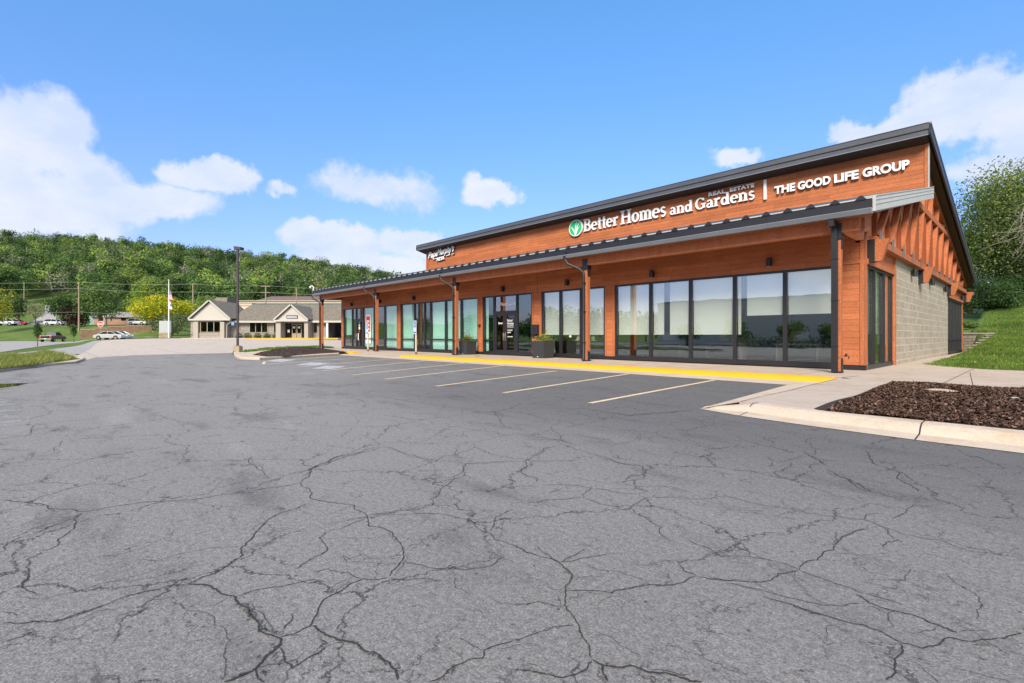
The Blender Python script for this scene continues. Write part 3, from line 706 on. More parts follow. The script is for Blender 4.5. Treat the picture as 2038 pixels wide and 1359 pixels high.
# gutter pan in front of kerb
pan = [(-4.25, 13.2), (-3.55, 13.9), (-3.55, 14.55), (-32.9, 14.75), (-32.9, 13.4), (-28.3, 13.4), (-22, 13.4), (-14.75, 13.4), (-9.5, 13.42)]
mb = MB(); mb.add([(x, y, .006) for x, y in pan], [tuple(range(len(pan)))[::1]]); struct(mb.build('gutter_pan', m_conc))
def kerbprof(x0, x1, y, mat, name, top=SW+.003, w_=.55):
    mb = MB(); pr = [(y-.02, 0), (y+.10, .085), (y+.2, top-.012), (y+.3, top), (y+w_, top), (y+w_, 0)]
    mb.prism([(x0, a, b_) for a, b_ in pr], (x1-x0, 0, 0)); return mb.build(name, mat)
struct(kerbprof(-24.6, -3.62, 14.5, m_yellow, 'yellow_kerb'))
struct(kerbprof(-32.75, -31.2, 14.9, m_yellow, 'yellow_kerb'))
# kerb ramp
mb = MB(); mb.prism([(-31.2, 14.6, .004), (-24.6, 14.5, .004), (-24.6, 16.2, SW+.002), (-31.2, 16.2, SW+.002)], (0, 0, -.3)); struct(mb.build('kerb_ramp', m_walk))
side = [(-42.4, 16.2), (-31.2, 16.2), (-24.6, 16.2), (-24.6, 15.05), (-3.55, 15.05), (-3.2, 14.6), (-2.35, 14.12), (60, 14.4), (60, 21.9), (-.5, 21.85), (-1.3, 21.9), (-2.6, 23.9), (-3.05, 26), (-3.15, 33), (-3.05, 46), (-3.5, 46), (-3.9, 18.4), (-42.4, 18.4)]
struct(sheet('sidewalk', side, m_walk, SW, .25))
struct(sheet('sidewalk', [(-32.9, 15.45), (-31.2, 15.45), (-31.2, 16.2), (-32.9, 16.2)], m_walk, SW, .25))
# right hand apron + kerb round the mulch bed
ap = [(-3.35, 8.2), (-2.05, 8.1), (-2.35, 14.12), (-3.2, 14.6), (-3.55, 14.6)]
struct(sheet('sidewalk', ap, m_walk, SW-.001, .25))
fl = MB(); fl.add([(-4.25, 13.2, .006), (-3.85, 7.85, .006), (-3.35, 8.2, SW-.001), (-3.55, 14.6, SW-.001), (-3.55, 13.9, .05)], [(0, 1, 2, 3, 4)]); struct(fl.build('kerb_ramp', m_conc))
kb = MB()
line = [(-3.85, 7.85), (-3.04, 7.58), (-2.08, 7.42), (-1., 7.3), (-.13, 7.27), (60, 7.0)]
offs = [(0, .006), (.30, .03), (.38, .10), (.46, .135), (.50, .142), (.72, .142), (.74, .05)]
for (a, b_) in zip(line, line[1:]):
    ka = .12 if a is line[0] else 1.
    for (o1, z1), (o2, z2) in zip(offs, offs[1:]):
        kb.add([(a[0], a[1]+o1*(.3+.7*ka), .006+(z1-.006)*ka), (b_[0], b_[1]+o1, z1), (b_[0], b_[1]+o2, z2), (a[0], a[1]+o2*(.3+.7*ka), .006+(z2-.006)*ka)], [(0, 1, 2, 3)], 0, True)
struct(kb.build('kerb', m_conc))
jt = MB()
def joint(a, b_, w_=.012, z=.002):
    a, b_ = Vector(a), Vector(b_); d = (b_-a).normalized(); n_ = Vector((-d.y, d.x, 0)).normalized()*w_/2
    jt.add([a-n_+Vector((0, 0, z)), b_-n_+Vector((0, 0, z)), b_+n_+Vector((0, 0, z)), a+n_+Vector((0, 0, z))], [(0, 1, 2, 3)])
for X0, yb in ((-1.0, 7.3), (2.0, 7.25), (-3.1, 7.6)):
    for (o1, z1), (o2, z2) in zip(offs[:-1], offs[1:-1]): joint((X0, yb+o1, z1), (X0, yb+o2, z2), .016, .003)
pj = [(-3.35, 8.25), (-3.4, 9.2), (-3.38, 10.8), (-3.46, 12.4), (-3.5, 14.3)]
for a, b_ in zip(pj, pj[1:]): joint((*a, SW), (*b_, SW), .02)
joint((-3.45, 10.7, SW), (-2.6, 11.1, SW), .014); joint((-3.5, 12.4, SW), (-2.5, 12.9, SW), .018); joint((-3.55, 14.6, SW), (-3.35, 15.9, SW), .03)
joint((-1.0, 14.35, SW), (-1.45, 19.8, SW), .015); joint((-3.2, 17.5, SW), (3, 17.8, SW), .014); joint((-3.9, 23, SW), (-2.4, 23.05, SW), .014)
for X0 in (-7.6, -11.0, -14.2, -17.5, -21): joint((X0, 14.8, SW+.004), (X0, 15.05, SW+.004), .012)
struct(jt.build('expansion_joint', m_crack))

# mulch beds
def chips(name, poly, zf, n, base_poly, seed, bedz):
    rg = np.random.default_rng(seed); P2 = [Vector(p) for p in poly]
    xs = [p.x for p in P2]; ys = [p.y for p in P2]
    cx_ = rg.uniform(min(xs), max(xs), n*2); cy_ = rg.uniform(min(ys), max(ys), n*2)
    ins = np.zeros(len(cx_), bool)
    for a, b_ in zip(P2, P2[1:]+P2[:1]):
        if a.y == b_.y: continue
        c1 = ((a.y > cy_) != (b_.y > cy_)) & (cx_ < (b_.x-a.x)*(cy_-a.y)/(b_.y-a.y)+a.x); ins ^= c1
    cx_, cy_ = cx_[ins][:n], cy_[ins][:n]; n = len(cx_)
    cz_ = np.array([zf(x, y) for x, y in zip(cx_, cy_)])+rg.uniform(.0, .03, n)
    L = rg.uniform(.011, .034, n); W = L*rg.uniform(.25, .5, n); a = rg.uniform(0, 6.28, n); tl = rg.normal(0, .45, n); t2 = rg.normal(0, .4, n)
    dx = np.stack([np.cos(a)*np.cos(tl), np.sin(a)*np.cos(tl), np.sin(tl)], 1); dy = np.stack([-np.sin(a)*np.cos(t2), np.cos(a)*np.cos(t2), np.sin(t2)], 1)
    c = np.stack([cx_, cy_, cz_], 1); V = np.stack([c-dx*L[:,None]-dy*W[:,None], c+dx*L[:,None]-dy*W[:,None], c+dx*L[:,None]*.8+dy*W[:,None], c-dx*L[:,None]*.9+dy*W[:,None]], 1).reshape(-1, 3)
    o = raw(name, V, np.arange(n*4).reshape(-1, 4), m_mulch); o['kind'] = 'stuff'
    return o
mp = [(-2.09, 8.03), (60, 7.8), (60, 14.3), (-2.33, 14.05)]
mr = [(-2.09, 8.03), (4.5, 7.95), (4.5, 14.3), (-2.33, 14.05)]
zb = lambda x, y: .15+.05*math.sin(min(1, max(0, (y-8)/6))*3.14)*min(1, max(0, x+2.3))+.012*math.sin(x*3.1+y*2.3)
struct(sheet('mulch_bed', mp, m_mulchb, .145, .1))
gm = MB(); nx, ny = 30, 24
for j in range(ny+1):
    for i in range(nx+1):
        y = 8.05+5.98*j/ny; x = -2.28+6.6*i/nx; gm.v.append((x, y, zb(x, y)))
for j in range(ny):
    for i in range(nx): gm.f.append((j*(nx+1)+i, j*(nx+1)+i+1, (j+1)*(nx+1)+i+1, (j+1)*(nx+1)+i)); gm.m.append(0); gm.sm.append(True)
struct(gm.build('mulch_bed', m_mulchb))
mk = chips('bark_mulch', mr, zb, 100000, None, 4, 0)
tag(mk, 'dark brown bark mulch filling the bed behind the concrete kerb at the right edge', 'mulch')
# stone lying in mulch
sm_ = MB(); c0 = gpt(1872, 781, .17); sm_.ball((c0[0], c0[1], .2), (.24, .17, .035), 8, 0, .12, rnd)
tag(sm_.build('flat_stone', M('pale stone', (.48, .38, .27), .9, .2, 12)), 'pale flat stone lying in the dark mulch bed at right', 'stone')
sm_ = MB(); c0 = gpt(2020, 797, .18); sm_.ball((c0[0], c0[1], .205), (.07, .05, .03), 6, 0, .15, rnd)
tag(sm_.build('small_stone', m_trim), 'small white pebble in the mulch near the right edge', 'stone')

# left island with mulch mound, kerb
isl_out = [gpt(*p) for p in ((467,709.5),(478,714.6),(516,716),(587,711.8),(675,706.6))]+[(-32.8, 14.75), (-32.9, 16.2), (-40.5, 16.2), gpt(548, 692.5), gpt(500, 698), gpt(465, 703)]
mb = MB(); mb.prism([(x, y, .115) for x, y in isl_out], (0, 0, -.2)); struct(mb.build('island_kerb', m_conc, bevel=.04))
isl_in = [gpt(*p, .15) for p in ((503,705),(531,708.3),(569.6,707.5),(622.6,703.4),(691.5,699.5),(667,696.5),(638.5,693.6),(587,692.8),(548,695.5),(520,699.5))]
cxy = (sum(p[0] for p in isl_in)/len(isl_in), sum(p[1] for p in isl_in)/len(isl_in))
mb = MB(); n = len(isl_in); ringv = []
for s_, z in ((1., .118), (.8, .2), (.5, .32), (.2, .38)):
    for p in isl_in: ringv.append((cxy[0]+(p[0]-cxy[0])*s_, cxy[1]+(p[1]-cxy[1])*s_, z))
ringv.append((*cxy, .39)); fs = []
for i in range(3):
    for j in range(n): fs.append((i*n+j, i*n+(j+1) % n, (i+1)*n+(j+1) % n, (i+1)*n+j))
fs += [(3*n+j, 3*n+(j+1) % n, 4*n) for j in range(n)]
mb.add(ringv, fs, 0, True); struct(mb.build('mulch_bed', m_mulchb))
def zi_(x, y):
    # radial height as above
    a = math.atan2(y-cxy[1], x-cxy[0]); best = 9
    for p, q in zip(isl_in, isl_in[1:]+isl_in[:1]):
        # ray/segment
        d = (math.cos(a), math.sin(a)); e_ = (q[0]-p[0], q[1]-p[1]); det = d[0]*(-e_[1])+e_[0]*d[1]
        if abs(det) < 1e-9: continue
        rx2, ry2 = p[0]-cxy[0], p[1]-cxy[1]
        t = (rx2*(-e_[1])+e_[0]*ry2)/det; u = (d[0]*ry2-d[1]*rx2)/det
        if t > 0 and -1e-6 <= u <= 1+1e-6: best = t
    s_ = math.hypot(x-cxy[0], y-cxy[1])/best
    return float(np.interp(s_, [0, .2, .5, .8, 1], [.39, .38, .32, .2, .118]))
mk = chips('bark_mulch', isl_in, zi_, 9000, None, 6, 0)
tag(mk, 'mounded dark mulch in the kerbed island left of the long shop building', 'mulch')

# ------------------------------------------------------------------ concrete drives, road, verge on the left
ap2 = [gpt(150, 723.5), gpt(167, 717.6), gpt(190, 711), gpt(267, 706.8), gpt(340, 704.8), gpt(430, 703.6), gpt(462, 703), gpt(465, 700)] + \
      [at(500, 34), at(560, 36), at(650, 39), at(690, 44), at(745, 76)[:2], at(620, 76.2), at(470, 76.2), at(390, 76.2), at(300, 77), at(232, 81), at(205, 79), at(190, 60), at(176, 42), gpt(160, 705), gpt(150, 708.4), gpt(167, 713.5)]
ap2 = [p[:2] for p in ap2]
struct(drape('x', ap2, m_apron, .0, 2.2).build('concrete_lot', m_apron))
wk = [gpt(-420, 726), gpt(0, 713.5), gpt(67, 706.8), gpt(93, 702), gpt(160, 705), at(176, 42)[:2], at(190, 60)[:2], at(205, 79)[:2], at(186, 78)[:2], at(166, 64)[:2], at(100, 44)[:2], gpt(0, 706), gpt(-420, 748)]
struct(drape('x', wk, m_road, .0, 2.).build('concrete_path', m_road))
rd = [at(-900, 20), at(-400, 24), at(0, 36.5), at(75, 55), at(120, 74), at(150, 85), at(185, 87), at(262, 87), at(300, 87), at(420, 92), at(700, 95), at(700, 101), at(420, 98), at(300, 95), at(185, 100), at(120, 105), at(0, 108), at(-900, 108)]
struct(drape('x', [p[:2] for p in rd], m_road, -.005, 3.).build('road', m_road))
st_ = [at(x, 138)[:2] for x in (-900, -300, 0, 60, 140, 165)] + [at(x, 147)[:2] for x in (165, 140, 60, 0, -300, -900)]
struct(drape('x', st_, m_road, .02, 3.).build('side_street', m_road))
dv = [at(50, 147), at(104, 147), at(112, 165), at(113, 185), at(110, 205), at(90, 205), at(88, 186), at(80, 168)]
struct(drape('x', [p[:2] for p in dv], m_road, .06, 3.).build('driveway', m_road))
# verge island
kp = [gpt(-420, 782), gpt(0, 740), gpt(100, 727.6), gpt(150, 723.5), gpt(167, 717.6), gpt(167, 713.5), gpt(150, 708.4), gpt(93, 702), gpt(67, 706.8), gpt(0, 713.5), gpt(-420, 726)]
mb = MB(); mb.prism([(x, y, .10) for x, y in kp], (0, 0, -.2)); struct(mb.build('kerb', m_conc, bevel=.03))
vg = [gpt(-420, 774, .1), gpt(0, 734, .1), gpt(67, 726.8, .1), gpt(103, 721.8, .1), gpt(160, 714, .1), gpt(145, 709.4, .1), gpt(93, 703.5, .1), gpt(67, 707.5, .1), gpt(0, 714.5, .1), gpt(-420, 728, .1)]
struct(drape('x', vg, m_grass, .105, 99, flat=0.).build('grass_verge', m_grass))

def blades(name, poly, zf, n, hmin, hmax, mats, seed, wd=.006, lean=.35, pick=None, near=None):
    rg = np.random.default_rng(seed); P2 = [Vector(p[:2]) for p in poly]; xs = [p.x for p in P2]; ys = [p.y for p in P2]
    cx_ = rg.uniform(min(xs), max(xs), n*4); cy_ = rg.uniform(min(ys), max(ys), n*4)
    ins = np.zeros(len(cx_), bool)
    for a, b_ in zip(P2, P2[1:]+P2[:1]):
        if a.y == b_.y: continue
        ins ^= ((a.y > cy_) != (b_.y > cy_)) & (cx_ < (b_.x-a.x)*(cy_-a.y)/(b_.y-a.y)+a.x)
    if near: # denser near the camera
        dd = np.hypot(cx_, cy_); ins &= rg.random(len(dd)) < np.clip((near/dd)**2, 0, 1)
    cx_, cy_ = cx_[ins][:n], cy_[ins][:n]; n = len(cx_)
    cz_ = np.array([zf(x, y) for x, y in zip(cx_, cy_)])
    d = np.hypot(cx_, cy_)/20
    h = rg.uniform(hmin, hmax, n)*np.clip(1+.5*np.sin(cx_*1.7)*np.sin(cy_*2.1+1), .5, 1.5); a = rg.uniform(0, 6.28, n); ww = wd*np.clip(d, 1, 3)*rg.uniform(.7, 1.4, n)
    ux, uy = np.cos(a), np.sin(a); l1 = rg.uniform(-lean, lean, n); l2 = rg.uniform(-lean, lean, n)
    b0 = np.stack([cx_-ux*ww, cy_-uy*ww, cz_], 1); b1 = np.stack([cx_+ux*ww, cy_+uy*ww, cz_], 1); t = np.stack([cx_+l1*h, cy_+l2*h, cz_+h], 1)
    V = np.stack([b0, b1, t], 1).reshape(-1, 3); mi = (rg.random(n) < (pick or 0)).astype(int) if pick else None
    o = raw(name, V, np.arange(n*3).reshape(-1, 3), mats, None, mi); o['kind'] = 'stuff'
    return o
o = blades('lawn_grass', [(-3.1, 24), (-2.6, 22.9), (-1.3, 21.95), (-.5, 21.9), (3, 21.9), (4, 30), (3, 60), (-3.15, 60), (-3.15, 34)], lambda x, y: terr(x, y)-.02, 110000, .05, .12, [G_BL, G_DRY], 3, .013, .6, .08, near=44)
tag(o, 'short green lawn grass on the bank rising right of the orange building', 'grass')
tw = [gpt(-60, 741, .1), gpt(0, 734, .1), gpt(67, 726.8, .1), gpt(103, 721.8, .1), gpt(150, 715, .1), gpt(110, 706.5, .1), gpt(93, 704, .1), gpt(67, 707.5, .1), gpt(0, 714.5, .1), gpt(-60, 716, .1)]
o = blades('verge_weeds', tw, lambda x, y: .1, 26000, .06, .26, [G_BL, G_DRY], 5, .010, .7, .65)
tag(o, 'long seeding grass and weeds on the kerbed verge at the left edge of the lot', 'weeds')
ga = [at(478, 34.5), at(520, 34.2), at(600, 37), at(660, 39), at(640, 41), at(560, 37.5), at(500, 35.5)]
isg = [gpt(487, 701.5, .1), gpt(545, 696, .1), gpt(587, 693, .1), gpt(638, 693, .1), gpt(667, 692.5, .1), gpt(640, 689.5, .1), gpt(585, 690.5, .1), gpt(520, 694.5, .1), gpt(474, 701, .1)]
struct(drape('x', isg, m_grass, .10, 99, flat=0.).build('grass_verge', m_grass))
o = blades('island_grass', isg, lambda x, y: .1, 9000, .05, .14, [G_BL], 8, .02, .5)
tag(o, 'strip of grass behind the mulch mound beside the lamp pole', 'grass')

# ================================================================== MAIN BUILDING
B = thing('commercial_building', 'long orange wood sided shop building with black trimmed windows, raised roof and covered front walk', 'building', (-23.4, 34, 0))
def part(mb, name, mats, parent=B, bevel=0): return mb.build(name, mats, parent, True, bevel)
YF, XS, XL, YB = 18.4, -3.72, -40.55, 45.9
ZW = 3.44
KB = .944
def zlow(y): return 4.93+.225*(y-16.35)      # lower roof top
def zup(y): return 9.78-.235*(y-26.1)       # upper roof top
# --- front openings: (x0, x1) with mullions
OP = [(a*KB, b_*KB) for a, b_ in [(-42.55, -33.35), (-32.85, -23.75), (-23.3, -19.1), (-18.4, -14.25), (-13.7, -4.74)]]
mb = MB()
mb.box(XL, XS-.0, YF, YF+.25, ZW, 5.18)                    # header band
cols = [(XL, OP[0][0])] + [(OP[i][1], OP[i+1][0]) for i in range(4)] + [(OP[4][1], XS)]
for a, b_ in cols: mb.box(a, b_, YF, YF+.25, SW+.16, ZW)
part(mb, 'front_wall', m_siding)
mb = MB()
for a, b_ in cols: mb.box(a+.01, b_-.01, YF+.02, YF+.2, SW, SW+.16)
part(mb, 'base_strip', m_black)
mb = MB()     # corner boards
for x in (XS-.13, OP[4][1]+.002): mb.box(x, x+.12, YF-.025, YF-.001, SW+.16, 4.9)
mb.box(XS+.001, XS+.026, YF-.02, YF+.11, SW+.16, 4.35)
mb.box(OP[4][1]-.3, XS, YF-.022, YF-.002, ZW+.0, ZW+.10)
for (a, b_) in cols[1:5]: mb.box(a+.01, a+.1, YF-.02, YF-.001, SW+.17, ZW-.02); mb.box(b_-.1, b_-.01, YF-.02, YF-.001, SW+.17, ZW-.02)
part(mb, 'corner_board', m_wood)
# interior shell
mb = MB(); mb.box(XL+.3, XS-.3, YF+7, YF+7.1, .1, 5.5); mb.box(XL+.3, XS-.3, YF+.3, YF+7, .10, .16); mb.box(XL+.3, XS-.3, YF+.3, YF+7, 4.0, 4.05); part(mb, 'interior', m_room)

def storefront(x0, x1, mulls, z0=SW+.03, z1=ZW, rail=None, sill=.18, door=None, glass=m_glass, blinds=(), panes=None, y=YF):
    """frame + panes + blinds of one glazed opening"""
    mulls = [m*KB for m in mulls]
    fr = MB(); T = .065; D0_, D1_ = y+.03, y+.15
    fr.box(x0, x0+.09, D0_, D1_, z0, z1); fr.box(x1-.09, x1, D0_, D1_, z0, z1)
    fr.box(x0+.09, x1-.09, D0_, D1_, z1-.08, z1); fr.box(x0+.09, x1-.09, D0_-.01, D1_, z0, z0+sill)
    xs = [x0+.09]+[v for m in mulls for v in (m-T, m+T)]+[x1-.09]
    for m in mulls: fr.box(m-T, m+T, D0_+.003, D1_-.003, z0+sill, z1-.08)
    segs = [(xs[i], xs[i+1]) for i in range(0, len(xs), 2)]
    for i, (a, b_) in enumerate(segs):
        if rail and (door is None or i != door): fr.box(a, b_, D0_+.006, D1_-.006, rail-.035, rail+.035)
    f = part(fr, 'window', m_frame)
    for i, (a, b_) in enumerate(segs):
        if door == i: continue
        g_ = (panes or {}).get(i, glass)
        if g_ is None: continue
        mb = MB(); mb.box(a+.002, b_-.002, y+.085, y+.095, z0+sill+.001, z1-.081); part(mb, 'pane', g_, f)
    for i, zb_, a_, b_ in blinds:
        s0, s1 = segs[i]; s0, s1 = s0+(s1-s0)*a_, s0+(s1-s0)*b_
        mb = MB(); mb.box(s0+.01, s1-.01, y+.19, y+.2, zb_, z1-.05, 0); mb.box(s0+.01, s1-.01, y+.175, y+.2, zb_-.025, zb_, 0); part(mb, 'blind', m_blind, f)
    return f, segs
W1, s1 = storefront(*OP[0], [-40.9, -40.15, -38.9, -36.95, -35.3], rail=.97, door=2, glass=m_glassg, blinds=[(0, 1.3, .1, .8), (3, .35, .05, .98), (5, .25, .02, .98)])
W2, s2 = storefront(*OP[1], [-31.0, -29.7, -28.95, -27.2, -25.5], rail=.97, glass=m_glassg, blinds=[(0, .2, 0, 1), (3, .2, .0, 1), (4, .2, 0, 1), (5, .2, 0, 1)])
W3, s3 = storefront(*OP[2], [-22.3, -20.35], rail=.97, door=1, glass=m_glassg, blinds=[(0, .2, .0, .3)])
W4, s4 = storefront(*OP[3], [-17.1, -15.75], glass=m_glass, blinds=[(0, 1.27, 0, 1), (1, 1.27, 0, 1), (2, 1.27, 0, 1)])
W5, s5 = storefront(*OP[4], [-11.84, -9.98, -8.17, -6.37], glass=m_glass, blinds=[(0, 1.27, 0, 1), (1, 1.27, 0, .30), (1, 1.27, .45, 1), (2, 1.27, 0, 1), (3, 1.27, 0, .08), (3, 1.95, .2, 1), (4, 1.95, 0, 1)])
# doors
def door_pair(x0, x1, leafs, frame_obj, glass, top=2.42):
    d = MB(); y0, y1 = YF+.035, YF+.13; z0 = SW+.01
    d.box(x0, x1, y0, y1, top, top+.14)
    o = part(d, 'door_header', m_frame, frame_obj)
    g = MB(); g.box(x0, x1, YF+.085, YF+.095, top+.141, ZW-.08); part(g, 'pane', glass, frame_obj)
    w_ = (x1-x0)/leafs
    for i in range(leafs):
        a, b_ = x0+i*w_+.01, x0+(i+1)*w_-.01; m = MB()
        m.box(a, a+.13, y0, y1, z0, top); m.box(b_-.13, b_, y0, y1, z0, top); m.box(a+.13, b_-.13, y0, y1, top-.12, top); m.box(a+.13, b_-.13, y0, y1, z0, z0+.28)
        dl = part(m, 'door', m_frame)
        g = MB(); g.box(a+.131, b_-.131, YF+.085, YF+.095, z0+.281, top-.121); part(g, 'pane', m_glassd, dl)
        hx = b_-.065 if i == 0 and leafs == 2 else a+.065
        h = MB(); h.tube([(hx, y0, .95), (hx, y0-.06, .95), (hx, y0-.06, 1.35), (hx, y0, 1.35)], .014, 6); part(h, 'handle', m_galv, dl)
    return o
door_pair(s3[1][0], s3[1][1], 2, W3, m_glass)
door_pair(s1[2][0], s1[2][1], 1, W1, m_glassg)
mb = MB(); mb.box(s3[1][0]+.50, s3[1][0]+.92, YF+.3, YF+.6, .2, 3.6); part(mb, 'interior_column', m_black)
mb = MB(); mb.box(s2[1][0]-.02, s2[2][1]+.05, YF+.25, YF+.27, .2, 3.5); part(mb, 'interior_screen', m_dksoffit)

# --- side wall (gable end)
mb = MB()
ZB = 4.09
zt = lambda y: (zlow(y)-.16) if y < 26.85 else (zup(y)-.35)
ys_ = [YF, 22, 26.8, 26.86, 34, 41, YB]
m_gable = siding('lightened gable siding', (.56, .225, .112), .16)  # siding colour lightened here to offset the shade under the roof overhang
poly = [(XS, YF, ZB)]+[(XS, y, ZB) for y in ()]+[(XS, YB, ZB)]+[(XS, y, zt(y)) for y in reversed(ys_)]
mb.prism(poly, (-.25, 0, 0)); part(mb, 'gable_wall', m_gable)
mb = MB(); mb.prism([(XS-.02, 16.63, 4.15), (XS-.02, YF-.003, 4.15), (XS-.02, YF-.003, zt(YF)), (XS-.02, 16.63, zt(16.63))], (-.2, 0, 0)); part(mb, 'gable_end_panel', m_gable)
mb = MB(); mb.box(XS-.08, XS+.30, 16.865, 17.12, 4.16, 4.62); part(mb, 'beam_block', m_wood)
mb = MB(); mb.box(XS-.25, XS, YF+.25, 22.65, ZW, ZB); mb.box(XS-.25, XS, 37.75, YB, ZW, ZB); mb.box(XS-.25, XS, YF+.25, YF+.3, .1, ZW); mb.box(XS-.25, XS, 45.6, YB, 0, ZW); part(mb, 'side_wall', m_siding)
mb = MB(); mb.box(XS-.25, XS+.03, 22.77, 37.70, -.1, ZB); part(mb, 'block_wall', m_blockm)
mb = MB(); mb.box(XS-.2, XS+.06, 22.65, 22.77, .1, ZB); mb.box(XS+.001, XS+.05, YF+.1, 22.65, ZW-.02, ZW+.14); mb.box(XS+.001, XS+.05, 37.75, YB, ZW-.02, ZW+.14); part(mb, 'trim_board', m_wood)
def sidefront(y0, y1, mulls, rail=None):
    fr = MB(); z0, z1 = .10, ZW-.02; X0, X1 = XS-.15, XS-.03
    fr.box(X0, X1, y0, y0+.08, z0, z1); fr.box(X0, X1, y1-.08, y1, z0, z1); fr.box(X0, X1, y0, y1, z1-.08, z1+.0); fr.box(X0, X1+.02, y0, y1, z0, z0+.18)
    ysx = [y0+.08]+[v for m in mulls for v in (m-.05, m+.05)]+[y1-.08]
    for m in mulls: fr.box(X0+.003, X1+.03, m-.05, m+.05, z0+.18, z1-.08)
    f = part(fr, 'window', m_frame)
    for i in range(0, len(ysx), 2):
        if rail: fr2 = MB(); fr2.box(X0+.004, X1-.004, ysx[i], ysx[i+1], rail-.03, rail+.03); part(fr2, 'glazing_bar', m_frame, f)
        g = MB(); g.box(X1-.07, X1-.06, ysx[i]+.002, ysx[i+1]-.002, z0+.181, z1-.081); part(g, 'pane', m_glass, f)
        bl = MB(); bl.box(X0-.06, X0-.05, ysx[i], ysx[i+1], 1.25 if i < 4 else .9, z1-.05); part(bl, 'blind', m_blind, f)
sidefront(YF+.12, 22.65, [19.75, 21.2])
sidefront(37.85, 45.6, [39.4, 40.95, 42.5, 44.05], rail=.95)
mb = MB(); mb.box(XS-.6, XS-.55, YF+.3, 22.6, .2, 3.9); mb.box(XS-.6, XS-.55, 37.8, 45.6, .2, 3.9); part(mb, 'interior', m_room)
# truss on the gable end
X1 = XS+.20
tr = MB(); tr.box(XS+.001, X1, YF+.5, YB, ZB-.02, ZB+.22); tr.box(XS+.0, X1+.05, YF+.5, YB, ZB-.045, ZB-.022); part(tr, 'bottom_chord', m_wood)
tr = MB(); tr.box(XS+.001, X1, 26.9, 36.3, 6.62, 6.87); part(tr, 'collar_beam', m_wood)
def chord(y0, y1, f, off, h_): 
    m = MB(); m.prism([(XS+.002, y0, f(y0)-off), (XS+.002, y1, f(y1)-off), (XS+.002, y1, f(y1)-off-h_), (XS+.002, y0, f(y0)-off-h_)], (X1-XS, 0, 0)); return m
part(chord(YF-.2, 26.75, zlow, .24, .22), 'top_chord', m_wood)
part(chord(26.9, YB, zup, .38, .25), 'top_chord', m_wood)
m_wood_v = M('dark brown truss timber', (.26, .075, .03), .75, .3, 2, spec=.2, bump=.2, bs=9, stretch=(3, 3, .6))  # truss posts a darker brown than the other timber
nodes = [19.3 + 1.95*i for i in range(14)]
for i, y in enumerate(nodes):
    top = (zlow(y)-.3) if y < 26.8 else (zup(y)-.45)
    if top - ZB < .5: continue
    m = MB(); m.box(XS+.001, XS+.13, y-.06, y+.06, ZB+.2, top); part(m, 'truss_post', m_wood_v)
    y2 = y+1.85
    if y2 > YB: continue
    top2 = (zlow(y2)-.3) if y2 < 26.8 else (zup(y2)-.5)
    if y < 26.5 < y2: top2 = 7.0
    if top2-ZB > .5:
        m = MB(); m.bar((XS+.11, y+.10, ZB+.2), (XS+.11, y2, top2), .15, .17, up=(1, 0, 0)); part(m, 'truss_diagonal', m_wood)
    p_ = MB(); p_.box(XS+.205, XS+.22, y-.10, y+.18, ZB+.0, ZB+.42); part(p_, 'gusset_plate', M('grey steel plate', (.16, .145, .14), .5, .2, 5) if i == 0 else MATS['grey steel plate'])
# corbels
for y in (18.62, 27.75, 37.3, 45.65):
    z1_, z0_ = ZB+.06, ZB-.60
    c_ = MB(); c_.prism([(XS+.20, y, z1_), (XS+.56, y, z1_), (XS+.36, y, z0_), (XS+.20, y, z0_)], (0, .22, 0)); co = part(c_, 'corbel', m_wood)
    c_ = MB(); c_.box(XS+.0, XS+.20, y-.012, y+.232, z0_-.02, z1_+.02); part(c_, 'bracket', m_black, co)
# --- roofs
xr, xl = -3.13, -41.15
mb = MB(); th = .10
mb.prism([(xl, 16.35, zlow(16.35)), (xl, 26.78, zlow(26.78)), (xl, 26.78, zlow(26.78)-th), (xl, 16.35, zlow(16.35)-th)], (xr-xl, 0, 0))
x = xr-.25
while x > xl+.1:     # standing seams
    hgt = .10
    z0_, z1_ = zlow(16.31), zlow(26.77)
    v = [(x-.085, 16.31, z0_), (x+.085, 16.31, z0_), (x+.03, 16.31, z0_+hgt), (x-.03, 16.31, z0_+hgt)]
    v2 = [(a, 26.77, b_+z1_-z0_) for a, _, b_ in v]
    mb.add(v+v2, [(0, 3, 7, 4), (3, 2, 6, 7), (2, 1, 5, 6)], 0)
    mb.prism([(x-.13, 16.20, 4.90), (x+.13, 16.20, 4.90), (x+.025, 16.20, 5.01), (x-.025, 16.20, 5.01)], (0, .12, 0), 1); x -= .61
LR = part(mb, 'lower_roof', [m_dkroof, m_black])
mb = MB(); zs = lambda y: zlow(y)-th-.03
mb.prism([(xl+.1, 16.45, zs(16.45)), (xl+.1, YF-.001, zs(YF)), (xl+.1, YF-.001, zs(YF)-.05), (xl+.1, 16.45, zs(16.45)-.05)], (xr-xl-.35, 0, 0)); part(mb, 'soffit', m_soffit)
mb = MB(); mb.box(xl, xr, 16.24, 16.349, 4.645, 4.895); part(mb, 'fascia', m_black, LR)
mb = MB(); mb.box(xl, xr, 16.22, 16.349, 4.898, 4.935); part(mb, 'drip_edge', m_flash, LR)
gt = MB(); g0 = 16.14
prof = [(16.349, 4.64), (g0, 4.64), (g0, 4.62), (g0+.05, 4.50), (16.349, 4.50)]
gt.prism([(xl, a, b_) for a, b_ in prof], (xr-xl, 0, 0)); part(gt, 'gutter', m_gutter)
